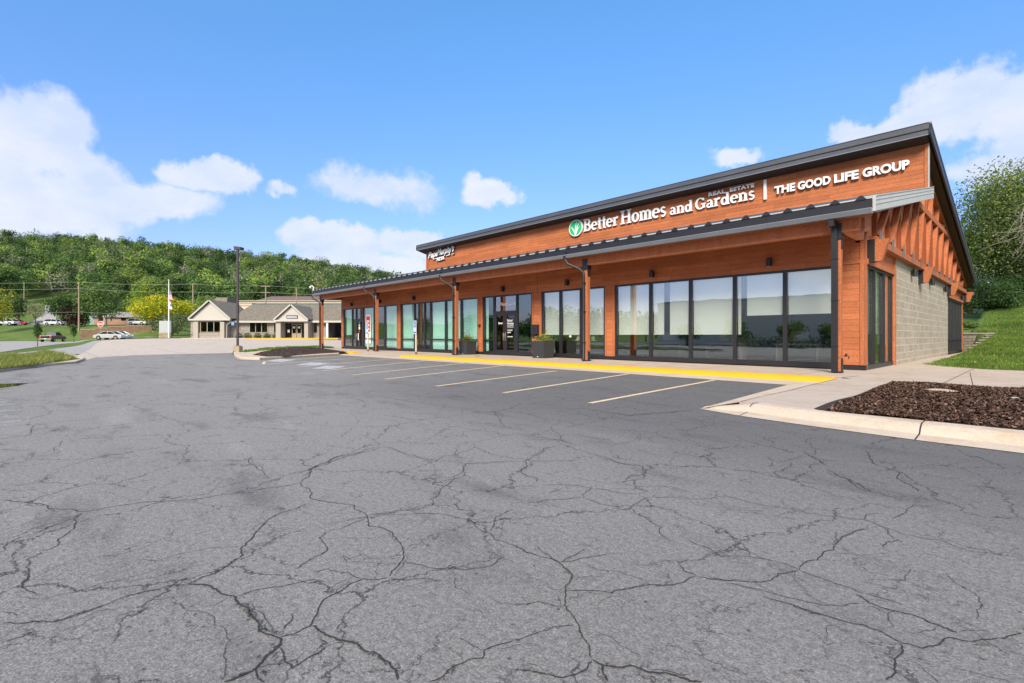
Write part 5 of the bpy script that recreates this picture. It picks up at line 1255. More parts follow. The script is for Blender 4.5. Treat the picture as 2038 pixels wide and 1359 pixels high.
# main roof
m = MB(); zr, ze = Z_(604), Z_(639)
m.prism([(X_(455), -.7, ze), (X_(455), 7, zr+.35), (X_(455), 7, zr+.15), (X_(455), -.7, ze-.2)], (X_(700)-X_(455), 0, 0)); m.prism([(X_(455), 7, zr+.35), (X_(455), 14.8, ze), (X_(455), 14.8, ze-.2), (X_(455), 7, zr+.15)], (X_(700)-X_(455), 0, 0)); m.build('roof', m_shingle, bk_)
MB().box(X_(455), X_(700), -.75, -.70, ze-.25, ze+.03).build('eave_trim', m_trim, bk_)
MB().box(X_(455), X_(690), 6.9, 7.1, zr+.25, zr+.5).build('ridge_cap', m_gteal, bk_)
# steep tower roof behind the left gable
m = MB(); m.add([(X_(385), 1.5, Z_(635)), (X_(431), 1.5, Z_(635)), (X_(424), 4, Z_(588)), (X_(400), 4, Z_(588)), (X_(385), 9, Z_(635)), (X_(431), 9, Z_(635)), (X_(424), 6.5, Z_(588)), (X_(400), 6.5, Z_(588))], [(0,1,2,3),(1,5,6,2),(5,4,7,6),(4,0,3,7),(3,2,6,7)]); m.build('roof', m_shingle, bk_)
m = MB(); m.box(X_(392), X_(425), 2.0, 8.5, WT-.4, Z_(634)); m.build('wall', m_trim, bk_)
# right porch hip roof
m = MB(); x0, x1 = X_(647), X_(700); zz0, zz1 = Z_(640), Z_(622)
m.add([(x0, -4.5, zz0), (x1, -4.5, zz0), (x1, .1, zz0), (x0, .1, zz0), (x0+1.8, -.2, zz1+.8), (x1, -.2, zz1+.8)], [(0,1,5,4),(0,4,3),(0,3,2,1),(1,2,5),(3,4,5,2)]); m.build('roof', m_shingle, bk_)
MB().box(x0, x1, -4.55, -4.5, zz0-.25, zz0+.02).build('eave_trim', m_trim, bk_)
MB().box(X_(670.5), X_(673.5), -4.4, -4.15, 0, zz0-.2).build('column', m_white, bk_)
def bwin(px0, px1, y0, y1, n, yd, name='window'):
    x0, x1, z0, z1 = X_(px0), X_(px1), Z_(y1), Z_(y0)
    f = MB(); f.box(x0-.08, x1+.08, yd-.04, yd+.02, z0-.10, z0); f.box(x0-.08, x1+.08, yd-.04, yd+.02, z1, z1+.08)
    for i in range(n+1): xx = x0+(x1-x0)*i/n; f.box(xx-.05, xx+.05, yd-.045, yd+.02, z0, z1)
    fo = f.build(name, MATS['brown trim'] if 'brown trim' in MATS else M('brown trim', (.34, .27, .20), .7, .1, 2), bk_)
    for i in range(n): a = x0+(x1-x0)*i/n; b_ = x0+(x1-x0)*(i+1)/n; MB().box(a+.051, b_-.051, yd-.01, yd, z0, z1).build('pane', m_glassd, fo)
m_glassd2 = m_glassd
MB().box(X_(408), X_(451), -1.25, -1.2, 0, WT).build('interior', m_room, bk_)
bwin(411, 450, 638, 660.5, 3, -1.45); bwin(497, 533, 641, 661, 3, -.02); bwin(545, 555, 642, 661.5, 1, -.02); bwin(624, 632, 640.5, 662, 1, -.02)
# entrance
for a, b_ in ((559, 568.5), (614.5, 622)): MB().box(X_(a), X_(b_), -1.7, .0, 0, Z_(637.5)-.2).build('pillar', MATS['painted masonry'], bk_)
m = MB(); m.box(X_(568.5), X_(614.5), -.12, -.05, 0, WT); eo_ = m.build('entrance', M('brown glass surround', (.08, .055, .045), .4, .2, 2), bk_)
for a, b_ in ((582, 591), (592, 601)):
    d_ = MB(); d_.box(X_(a), X_(b_), -.17, -.121, 0, 2.2); do = d_.build('door', MATS['brown trim'], bk_); MB().box(X_(a)+.1, X_(b_)-.1, -.18, -.171, .75, 2.05).build('pane', m_glassd, do)
    MB().box(X_(a)+.15, X_(b_)-.2, -.19, -.181, 1.5, 1.8).build('notice', m_white, do)
for a in (573, 608): MB().box(X_(a), X_(a)+.35, -.14, -.121, .9, 1.3).build('notice', m_white, bk_)
for a, b_, z0, z1 in ((570, 581, .1, 2.2), (602, 613, .1, 2.2), (570, 613, 2.35, WT-.15)): MB().box(X_(a), X_(b_), -.135, -.121, z0, z1).build('pane', m_glassd, bk_)
textmesh('5930', .25, .01, m_white, bk_, (X_(587), -.15, 2.42)) if 0 else None
m = MB(); m.box(X_(580.5), X_(602), -1.82, -1.72, Z_(634), Z_(628)); so = m.build('name_sign', m_navy, bk_)
for z in (Z_(631.5)+.05, Z_(633.3)):
    for q in range(9): MB().box(X_(582)+q*.165, X_(582)+q*.165+.11, -1.84, -1.821, z, z+.10).build('letter', m_white, so)
m = MB(); m.box(X_(650), X_(667), -.05, -.02, 0, 2.6); m.build('door', m_dksoffit, bk_)
dn = MB(); dn.tube([(X_(471), -1.5, WT), (X_(462), -1.4, WT-.4), (X_(461), -1.35, 0)], .06, 6); dn.build('downspout', m_trim, bk_)
MB().box(X_(388), X_(690), -3.2, .2, -.3, .03).build('step', m_apron, bk_)
ky = MB(); pts = [(521, 0), (524, -1.6), (535, -2.5), (560, -3.1), (640, -3.1), (700, -2.8)]
kv = [(X_(a), -3.2+b_) for a, b_ in pts]
for a, b_ in zip(kv, kv[1:]): ky.bar((a[0], a[1], -.05), (b_[0], b_[1], -.05), .28, .20)
ko = ky.build('yellow_kerb', M('ochre kerb paint', (.70, .36, .03), .7, .1, 2)); ko.location = bk_.location; ko.rotation_euler = bk_.rotation_euler; struct(ko)
fp = MB(); fp.prism([(a, b_, -.01) for a, b_ in kv]+[(X_(700), -3, -.01), (X_(521), -3, -.01)][0:2], (0, 0, -.3)); fo_ = fp.build('sidewalk', m_apron); fo_.location = bk_.location; fo_.rotation_euler = bk_.rotation_euler; struct(fo_)
# leaf clusters
def leafcloud(name, blobs, n, size, mats, parent=None, seed=0, fill=.35, droop=0, split=None):
    rg = np.random.default_rng(seed); vol = np.array([b_[3]*b_[4]*b_[5] for b_ in blobs])**.66; idx = rg.choice(len(blobs), n, p=vol/vol.sum())
    B_ = np.array(blobs)[idx]; u = rg.normal(0, 1, (n, 3)); u /= np.linalg.norm(u, axis=1)[:, None]
    rad = np.where(rg.random(n) < fill, rg.random(n)**.5, rg.normal(.96, .09, n))
    # lumpiness
    lump = 1+.14*np.sin(u[:, 0]*7+B_[:, 0]*3)*np.sin(u[:, 1]*6+B_[:, 1]*2)+.10*np.sin(u[:, 2]*9+u[:, 0]*8)
    c = B_[:, :3]+u*(rad*lump)[:, None]*B_[:, 3:6]
    nr = u*.6+rg.normal(0, .55, (n, 3))+np.array([0, 0, .25]); nr /= np.linalg.norm(nr, axis=1)[:, None]
    a = np.cross(nr, rg.normal(0, 1, (n, 3))); a /= np.linalg.norm(a, axis=1)[:, None]; b_ = np.cross(nr, a)
    s_ = (size*rg.uniform(.55, 1.35, n))[:, None]
    V = np.stack([c-a*s_, c-b_*s_*.55, c+a*s_, c+b_*s_*.55], 1).reshape(-1, 3)
    mats = mats if isinstance(mats, list) else [mats]; mi = None
    if len(mats) > 1: mi = np.array([(1 if split and rg.random() < split else 0) for _ in range(n)])
    return raw(name, V, np.arange(n*4).reshape(-1, 4), mats, parent, mi)
def tree(name, label, px, d, top, wpx, mats, n=1800, leaf=.22, trunk=.3, base=None, group=None, seed=None, shape='round', cat='tree', low=.25, z=None, split=None, fill=.35, nb=11):
    seed = seed if seed is not None else int(px*7+d); r_ = random.Random(seed)
    t = bgthing(name, label, cat, px, d, z, 0, group); z0 = t.location.z
    hh = zof(top, d)-z0; W = wpx/F*d/2
    blobs = []; zc = hh*(low+(1-low)/2); rz_ = hh*(1-low)/2
    for i in range(nb):
        a = r_.uniform(0, 6.28); q = r_.uniform(.25, .62); zz = r_.uniform(-.62, .62)
        k_ = math.sqrt(max(.1, 1-zz*zz)); s_ = r_.uniform(.36, .55)
        blobs.append((math.cos(a)*q*W*k_, math.sin(a)*q*W*k_, zc+zz*rz_, W*s_, W*s_, rz_*s_*.9))
    blobs.append((0, 0, zc, W*.62, W*.62, rz_*.8)); blobs.append((0, 0, hh-rz_*.42, W*.42, W*.42, rz_*.44))
    leafcloud('crown', blobs, n, leaf, mats, t, seed, fill, split=split)
    m = MB(); m.tube([(0, 0, -.2), (W*.03, 0, hh*low), (0, W*.04, hh*.62)], [trunk, trunk*.75, trunk*.3], 8)
    for i in range(5):
        b_ = blobs[i]; m.tube([(0, 0, hh*low*.8), ((b_[0])*.5, b_[1]*.5, (b_[2]+hh*low)*.5), (b_[0], b_[1], b_[2])], [trunk*.5, trunk*.3, trunk*.1], 6)
    m.build('trunk', m_bark, t)
    return t
for i, px in enumerate((476, 493.5, 513, 531.5, 550)):
    t = bgthing('round_shrub', ('clipped round shrub behind the dark lamp pole', 'clipped round shrub second from the left along the tan wall', 'clipped round shrub below the left pane of the triple window', 'clipped round shrub below the right pane of the triple window', 'clipped round shrub nearest the gabled entrance')[i], 'shrub', px, D1-1.0, .84, 0, 'clipped round shrubs along the tan building')
    leafcloud('foliage', [(0, 0, .36, .52, .5, .42), (0, 0, .1, .5, .48, .3)], 900, .06, G_DK, t, i+50, .3)
    m = MB(); m.tube([(0, 0, 0), (0, 0, .4)], .04, 5); m.build('stem', m_bark, t)
t = bgthing('flowering_shrub', 'small pink flowering shrub at the left corner of the tan building', 'shrub', 386, D1-1.2, .84)
leafcloud('foliage', [(0, 0, .5, .6, .5, .45), (-.3, 0, .8, .35, .35, .3)], 500, .07, [G_DK, M('pink blossoms', (.62, .30, .27), .8)], t, 77, .3, split=.45)
t = bgthing('parking_sign', 'small blue accessible sign on a thin post by the left white gable', 'sign', 463.5, D1-2.2, .84)
MB().tube([(0, 0, 0), (0, 0, 2.4)], .035, 6).build('post', m_bronze, t); MB().box(-.2, .2, -.05, -.04, 1.95, 2.4).build('panel', M('light blue', (.10, .36, .75), .5), t)
# ---- big store behind
D2 = 128.; U2 = D2/F
t = bgthing('store_building', 'long cream flat roofed store with red letters behind the tan office', 'building', 580, D2, 1.4)
x0, x1 = (467-580)*U2, (745-580)*U2; zt_ = zof(599, D2)-1.4
MB().box(x0, x1, 0, 22, 0, zt_).build('wall', m_cream, t)
MB().box((510-580)*U2, x1, -.3, -.001, 0, zt_-.3).build('wall', m_cream, t)
for z in (.25, .9): MB().box(x0, x1, -.36, -.301, zt_-z-.12, zt_-z).build('band', m_trim, t)
MB().box(x0-.1, x1+.1, -.4, 22.1, zt_, zt_+.15).build('coping', m_trim, t)
tw_ = textmesh('Telecommunity', 1.7, .08, m_red, t, ((570-580)*U2, -.5, zof(618, D2)-1.4-.55), offset=.04, width=9.5) if 0 else None
lets = [(570, 574), (576, 579), (581, 583), (598, 603), (605, 608), (610, 613), (615, 618), (620, 622), (625, 627), (629, 632)]
sg = MB()
for i, (a, b_) in enumerate(lets):
    zc = zof(610 if a < 590 else 612, D2)-1.4; xa, xb = (a-580)*U2, (b_-580)*U2
    sg.bar((xa, -.45, zc), (xb, -.45, zc+.05), .1, .22)
    sg.bar((xa+.15, -.44, zc-1.1), (xa+.15+(.18 if i % 2 else 0), -.44, zc), .1, .2)
    if i % 2: sg.bar((xb-.1, -.43, zc-.9), (xb-.1, -.43, zc), .1, .16)
sg.build('red_lettering', m_red, t)
t = bgthing('store_building', 'building with brown hipped shingle roof behind the cream store', 'building', 590, 152, 2.5)
U3 = 152/F; zz = lambda py: zof(py, 152)-2.5; X3 = lambda px: (px-590)*U3
m = MB(); m.add([(X3(500), 0, zz(600)), (X3(646), 0, zz(600)), (X3(636), 9, zz(585)), (X3(512), 9, zz(585)), (X3(500), 18, zz(600)), (X3(646), 18, zz(600))], [(0,1,2,3),(1,5,2),(5,4,3,2),(4,0,3)]); m.build('roof', m_shinbrown, t)
MB().box(X3(503), X3(643), .6, 17, 0, zz(600)).build('wall', m_redbrick, t)
# small roof plumbing on cream store
# ---- pylon sign
t = bgthing('monument_sign', 'blank pale grey sign panel on a tan stone base near the flagpole', 'sign', 329.5, 84, None); Us = 84/F; zb_ = t.location.z
MB().box(-11.5*Us, 11.5*Us, -.25, .25, 0, zof(662.5, 84)-zb_).build('stone_base', m_stone, t)
MB().box(-11.5*Us, 11.3*Us, -.2, .2, zof(662.4, 84)-zb_, zof(638.5, 84)-zb_).build('panel', m_panel, t, bevel=.03)
MB().box(-.05, .05, -.1, .1, zof(638.4, 84)-zb_, zof(636, 84)-zb_).build('finial', m_trim, t)
leafcloud('x', [(0, 0, 0, .1, .1, .1)], 4, .01, G_DK, None).name = 'tmp'
bpy.data.objects.remove(bpy.data.objects['tmp'])
# ---- flagpole
t = bgthing('flagpole', 'tall white flagpole with a limp striped flag beside the blank sign', 'flagpole', 336, 82.5, None); zb_ = t.location.z; hh = zof(559, 82.5)-zb_
MB().tube([(0, 0, 0), (0, 0, hh)], [.12, .06], 10).build('pole', m_white, t); m = MB(); m.ball((0, 0, hh+.1), .14, 8); m.build('finial', m_cream, t)
def flag(z0, z1, w_, cols, name, label):
    f = thing(name, label, 'flag', (t.location.x, t.location.y, zb_+z0), CAMROT); mb = MB(); n = 14; k_ = 12
    for j in range(n+1):
        for i in range(k_+1):
            u = i/k_; v = j/n; mb.v.append((.09+u*w_*(.75+.25*math.sin(v*5)), .12*math.sin(u*9+v*4)*u, (z1-z0)*v-.5*u*w_*(1-u*.3)))
    for j in range(n):
        for i in range(k_): mb.f.append((j*(k_+1)+i, j*(k_+1)+i+1, (j+1)*(k_+1)+i+1, (j+1)*(k_+1)+i)); mb.m.append(cols(i/k_, j/n)); mb.sm.append(True)
    o = mb.build('cloth', [m_red, m_white, m_blue], f)
flag(zof(597, 82.5)-zb_, zof(577, 82.5)-zb_, .55, lambda u, v: 2 if (u < .45 and v > .5) else int(v*13) % 2, 'flag', 'limp red and white striped flag with blue corner on the white pole')
flag(zof(614, 82.5)-zb_, zof(599, 82.5)-zb_, .5, lambda u, v: 2 if (abs(v-.5) < .2 and .2 < u < .8) else 1, 'flag', 'white flag with blue mark hanging below the striped flag')
# ---- stop sign
t = bgthing('stop_sign', 'red octagonal stop sign behind the silver sedan', 'sign', 200.5, 88, None); zb_ = t.location.z; zc = zof(645, 88)-zb_
MB().tube([(0, 0, 0), (0, 0, zc)], .04, 6).build('post', m_galv, t)
for r_, mt, yy in ((.56, m_white, -.06), (.50, m_red, -.075)):
    m = MB(); m.prism([(r_*math.cos(R(22.5+45*i)), yy, zc+r_*math.sin(R(22.5+45*i))) for i in range(8)], (0, .012, 0)); m.build('panel', mt, t)
textmesh('STOP', .42, .004, m_white, t, (-.40, -.085, zc-.15), width=.8, offset=.012)

# ---- utility poles and wires
poles = [(48, 190, 562, 2.2), (157, 120, 561, 0), (384, 118, 565, 1), (529, 116, 568, 2), (590, 122, 573.5, 3)]
plab = ['short wooden utility pole on the grassy slope at far left', 'tall wooden utility pole with a lamp arm beside the purple tree', 'thin wooden utility pole left of the tan office roof', 'wooden utility pole with crossarms above the tan office roof', 'thin wooden utility pole above the entrance gable peak']
tops = []
for (px, d, ty, k_), lb in zip(poles, plab):
    t = bgthing('utility_pole', lb, 'utility pole', px, d, None, 0, 'wooden utility poles'); zb_ = t.location.z; hh = zof(ty, d)-zb_
    MB().tube([(0, 0, -.3), (0, 0, hh)], [.20, .13], 8).build('pole', m_wood2, t)
    if px == 529:
        for z in (hh-.3, hh-1.7): MB().box(-1.1, 1.1, -.2, -.1, z, z+.13).build('crossarm', m_wood2, t)
    else: MB().box(-.35, .35, -.15, -.05, hh-.25, hh-.15).build('crossarm', m_wood2, t)
    if px == 157: MB().tube([(0, 0, hh-4.2), (-.5, 0, hh-4.0), (-.55, 0, hh-4.05)], [.04, .04, .12], 6).build('lamp_arm', m_galv, t)
    tops.append(Vector(t.location)+Vector((0, 0, hh)))
def wire(pts, label, r_=.022):
    out = []
    for a, b_ in zip(pts, pts[1:]):
        a, b_ = Vector(a), Vector(b_); L = (b_-a).length
        out += [a.lerp(b_, i/10)-Vector((0, 0, .012*L*4*(i/10)*(1-i/10))) for i in range(10)]
    out.append(Vector(pts[-1])); m = MB(); m.tube(out, r_, 4); o = m.build('power_line', m_wire); tag(o, label, 'power line', 'overhead wires')
L0 = Vector(at(-420, 130, zof(548, 130))); Rr_ = Vector(at(760, 118, zof(576, 118)))
wire([L0, tops[1], tops[2], tops[3], Rr_], 'topmost overhead wire running past every pole top', .03)
dn_ = Vector((0, 0, 1.55))
wire([L0-dn_, tops[1]-dn_*1.0, tops[2]-dn_*1.2, tops[3]-dn_, Rr_-dn_*.8], 'second overhead wire below the top one', .03)
wire([Vector(at(-420, 118, zof(612, 118))), tops[1]-Vector((0, 0, 7.2)), Vector(at(430, 118, zof(624, 118)))], 'lowest overhead wire crossing in front of the brick house', .025)

# ---- brick house and retaining wall
t = bgthing('brick_house', 'low brick house with grey roof behind the retaining wall', 'house', 232, 142, 4.35); Uh = 142/F; Xh = lambda px: (px-232)*Uh; Zh = lambda py: zof(py, 142)-4.35
MB().box(Xh(187), Xh(283), 0, 9, -.3, Zh(631)).build('wall', m_redbrick, t)
MB().box(Xh(176), Xh(187), .3, 8, -.3, Zh(622)).build('wall', m_teal, t)
m = MB(); m.add([(Xh(183), -.6, Zh(631)), (Xh(290), -.6, Zh(632)), (Xh(277), 4.5, Zh(620)), (Xh(200), 4.5, Zh(619)), (Xh(290), 9.6, Zh(632)), (Xh(183), 9.6, Zh(631))], [(0,1,2,3),(1,4,2),(4,5,3,2),(5,0,3)]); m.build('roof', M('grey shingles', (.26, .25, .24), .95, .2, 3), t)
for a, b_ in ((200, 207), (219, 224), (240, 252), (262, 272)):
    f = MB(); f.box(Xh(a), Xh(b_), -.05, -.001, 1.0, 2.3); fo = f.build('window', m_trim, t); MB().box(Xh(a)+.1, Xh(b_)-.1, -.07, -.051, 1.1, 2.2).build('pane', m_glassd, fo)
MB().box(Xh(210), Xh(212), -.7, -.5, 0, Zh(632)).build('column', m_trim, t)
t = bgthing('retaining_wall', 'long brown block retaining wall below the brick house', 'wall', 235, 105.5, 0)
m = MB(); U5 = 105.5/F
for a, b_, ty in ((160, 190, 656.5), (190, 215, 653.5), (215, 250, 650.5), (250, 303, 648.8)):
    m.box((a-235)*U5, (b_-235)*U5, 0, .8, 0, zof(ty, 105.5))
m.build('wall', m_wallstone, t); m = MB()
for a, b_, ty in ((160, 190, 656.5), (190, 215, 653.5), (215, 250, 650.5), (250, 303, 648.8)): m.box((a-235)*U5, (b_-235)*U5, -.05, .85, zof(ty, 105.5)+.003, zof(ty, 105.5)+.13)
m.build('coping', m_wood2, t)
st = struct(drape('x', [at(262, 86)[:2], at(320, 84)[:2], at(388, 84)[:2], at(388, 100)[:2], at(262, 101)[:2]], m_grass, .01, 3.).build('grass_verge', m_grass))

# ================================================================== cars
def car(kind, label, px, d, rz, mat, name, z=None, group=None):
    t = bgthing(name, label, 'car' if kind in ('sedan', 'suv') else 'truck', px, d, z, rz, group)
    L = {'sedan': 4.85, 'suv': 4.95, 'pickup': 5.8}[kind]; W = 1.86 if kind != 'pickup' else 2.0
    if kind == 'sedan':
        low = [(0,.32),(0,.62),(.08,.80),(.55,.93),(1.15,.98),(3.75,.97),(4.5,.82),(4.8,.66),(4.85,.32)]
        cab = [(.75,.95),(1.5,1.40),(2.2,1.47),(2.9,1.42),(3.85,.95)]; wh = (.95, 3.85); wr = .33
    elif kind == 'suv':
        low = [(0,.38),(0,.85),(.10,1.05),(3.6,1.05),(4.6,.95),(4.92,.75),(4.95,.38)]
        cab = [(.05,1.03),(.35,1.62),(1.1,1.74),(2.5,1.72),(3.0,1.60),(3.75,1.04)]; wh = (.95, 3.9); wr = .37
    else:
        low = [(0,.55),(0,1.22),(1.95,1.24),(2.0,1.24),(4.45,1.22),(5.5,1.12),(5.78,.95),(5.8,.50)]
        cab = [(1.95,1.22),(2.15,1.86),(2.6,1.92),(3.5,1.90),(4.35,1.22)]; wh = (1.05, 4.75); wr = .41
    b_ = MB(); n = len(low)
    secs = [(-W/2, .90, .05), (-W/2+.06, 1., 0), (W/2-.06, 1., 0), (W/2, .90, .05)]
    vs = []
    for (y, k_, ins) in secs:
        for (x, z_) in low: vs.append((min(max(x, ins), L-ins), y, .32+(z_-.32)*k_ if z_ > .6 else z_))
    fs = [tuple(range(n))[::-1], tuple(range(3*n, 4*n))]
    for s_ in range(3):
        for i in range(n): fs.append((s_*n+i, s_*n+(i+1) % n, (s_+1)*n+(i+1) % n, (s_+1)*n+i))
    b_.add(vs, fs)
    if kind == 'pickup':
        b_.box(.12, 1.9, -W/2+.12, W/2-.12, .7, 1.2)
    # wheel arches are dark discs recessed by the tyres; roof
    m2 = len(cab); rv = []
    for y in (-W/2+.26, W/2-.26):
        for (x, z_) in cab[1:-1]: rv.append((x, y, z_)); 
    k_ = m2-2; b_.add(rv+[(x, y, z_-.06) for x, y, z_ in rv], [tuple([i, i+1, k_+i+1, k_+i]) for i in range(k_-1)]+[tuple([2*k_+i, 3*k_+i, 3*k_+i+1, 2*k_+i+1]) for i in range(k_-1)])
    for y0, y1 in ((-W/2+.09, -W/2+.26), (W/2-.09, W/2-.26)):   # pillars
        for (xa, za), (xb, zb2) in ((cab[0], cab[1]), (cab[-1], cab[-2]), ((cab[0][0]+(cab[-1][0]-cab[0][0])*.52, cab[0][1]), (cab[0][0]+(cab[-1][0]-cab[0][0])*.52, cab[2][1]-.04))):
            b_.bar((xa, y0, za), (xb, y1, zb2), .06, .09)
        for (xa, za), (xb, zb2) in zip(cab[1:-1], cab[2:-1]): b_.bar((xa, y1, za-.03), (xb, y1, zb2-.03), .07, .08)
    body = b_.build('body', mat, t, bevel=.03)
    g = MB(); gv = []
    for (x, z_) in cab: gv.append((x, -W/2+.11 if z_ < 1.25 and kind != 'pickup' or z_ < 1.3 else -W/2+.28, z_-.03))
    gv2 = [(x, -y, z_) for x, y, z_ in gv]; n = len(cab)
    g.add(gv+gv2, [tuple(range(n))[::-1], tuple(range(n, 2*n))]+[(i, i+1, n+i+1, n+i) for i in range(n-1)]); g.build('window', m_carglass if 0 else m_glasscar, t)
    for x in wh:
        for sy in (-1, 1):
            y0 = sy*(W/2-.20); w_ = MB(); w_.tube([(x, y0, wr), (x, sy*(W/2+.015), wr)], wr, 18); wo_ = w_.build('wheel', m_tyre, t)
            w_ = MB(); w_.tube([(x, sy*(W/2+.012), wr), (x, sy*(W/2+.03), wr)], wr*.62, 14); w_.build('rim', m_rim, wo_)
            a_ = MB(); a_.tube([(x, y0, wr+.02), (x, sy*(W/2+.004), wr+.02)], wr+.07, 18); a_.build('wheel_arch', m_black, t)
    zt_ = low[1][1]
    for sy in (-1, 1):
        MB().box(-.012, .12, sy*(W/2-.04), sy*(W/2-.32), zt_-.26 if kind != 'pickup' else .85, zt_-.02 if kind != 'pickup' else 1.16).build('taillight', m_tail, t)
        MB().box(L-.22, L+.012-(.0 if kind == 'pickup' else .06), sy*(W/2-.05), sy*(W/2-.45), low[-2][1]-.02, low[-2][1]+.12).build('headlight', m_head, t)
    bu = MB(); bu.box(-.10 if kind == 'pickup' else -.03, .1, -W/2+.05, W/2-.05, .48 if kind == 'pickup' else .40, .72 if kind == 'pickup' else .58); bu.build('bumper', m_rim if kind == 'pickup' else mat, t)
    MB().box(-.12 if kind == 'pickup' else -.035, -.101 if kind == 'pickup' else -.031, -.16, .16, .55, .68).build('licence_plate', m_white, t)
    return t
m_glasscar, k, b = newmat('tinted car glass'); b.inputs['Base Color'].default_value = (.02, .03, .032, 1); b.inputs['Roughness'].default_value = .12; b.inputs['Specular IOR Level'].default_value = .06
# cars point along local +x; rz turns them
car('sedan', 'silver sedan driving past the stop sign', 193.5, 85.5, 0, p_silver, 'parked_car')
car('sedan', 'second silver car partly hidden behind the silver sedan', 208, 90, 0, p_silver, 'parked_car')
pk = car('pickup', 'black pickup truck driving away on the left road', 90, 97, R(110), p_black, 'pickup_truck', 0)
car('suv', 'silver suv parked on the upper street left of the purple tree', 91.5, 139, R(3), p_white, 'parked_car')
car('pickup', 'white pickup truck on the upper street at the left edge', -14, 137, R(8), p_white, 'pickup_truck')
car('suv', 'red car behind the white pickup on the upper street', 14, 141, R(10), p_redc, 'parked_car')
car('suv', 'white car parked beside the brick house', 258, 134, R(0), p_white, 'parked_car')
rc_ = car('pickup', 'red pickup truck mirrored in the pizza shop windows', -135, 60, R(-20), p_redc, 'pickup_truck', 0)

# ================================================================== trees
tree('young_street_tree', 'small upright street tree at left, nearer of two by the road', 74.5, 57, 642, 17, [G_DK, G_MD], 1500, .07, .05, group='young trees on the verge', low=.30, split=.3, nb=8)
tree('young_street_tree', 'small upright street tree right of the black pickup', 147, 88, 645, 14, [G_DK, G_MD], 1300, .10, .06, group='young trees on the verge', low=.28, split=.3, nb=8)
TR = [
 ('yellowing_tree', 'yellow green tree cut by the left edge of the picture', -8, 122, 572, 60, [G_YL, G_MD], 2600, .20, .25, .12, .5),
 ('broadleaf_tree', 'dark round tree above the white and red vehicles', 36, 150, 588, 56, [G_DK, G_MD], 2600, .25, .3, .18, .2),
 ('broadleaf_tree', 'bright topped tree high on the slope at far left', 22, 245, 537, 84, [G_LM, G_DK], 2600, .4, .4, .05, .6),
 ('broadleaf_tree', 'dark tree above the upper street at the far left edge', 0, 178, 584, 60, [G_DK, G_MD], 2400, .27, .3, .0, .3),
 ('broadleaf_tree', 'rounded tree on the slope right of the curved driveway', 158, 182, 580, 60, [G_DK, G_MD], 2400, .27, .3, .0, .4),
 ('thin_tree', 'sparse olive tree by the driveway at left', 70, 148, 601, 44, [G_OL, G_GY], 1100, .2, .18, .3, .4),
 ('broadleaf_tree', 'dark green tree behind the purple tree', 126, 158, 586, 60, [G_DK, G_MD], 4500, .26, .3, .1, .15),
 ('purple_tree', 'dark purple leaved tree beside the tall utility pole', 147, 128, 602, 58, [G_PU], 3000, .2, .25, .04, 0),
 ('broadleaf_tree', 'large spreading green tree in front of the brick house', 198, 130, 566, 98, [G_MD, G_DK], 6500, .24, .4, .22, .3),
 ('broadleaf_tree', 'rounded lime green tree above the yellow tree', 300, 200, 548, 84, [G_LT, G_LM], 4500, .34, .35, .05, .5),
 ('broadleaf_tree', 'green tree filling the gap left of the yellow tree', 254, 150, 598, 44, [G_MD, G_DK], 2000, .25, .25, .1, .3),
 ('yellow_tree', 'wide yellow and lime tree left of the tan office', 322, 108, 586, 122, [G_YL, G_LM], 9500, .19, .3, .16, .55),
 ('shrub_thicket', 'dark green thicket under the yellow tree behind the blank sign', 342, 99, 622, 100, [G_DK, G_OL], 3600, .16, .2, .0, .4),
 ('broadleaf_tree', 'green bushy tree behind the left gable of the office', 405, 150, 586, 100, [G_MD, G_LT], 4500, .26, .3, .0, .3),
 ('broadleaf_tree', 'dark tree above the cream store roof at its left end', 470, 175, 575, 70, [G_DK, G_MD], 2200, .3, .3, .0, .4),
]
for nm, lb, px, d, top, wd, mts, n, lf, trk, low_, sp_ in TR:
    tree(nm, lb, px, d, top, wd, mts, n, lf, trk, low=low_, split=sp_ if len(mts) > 1 else None)
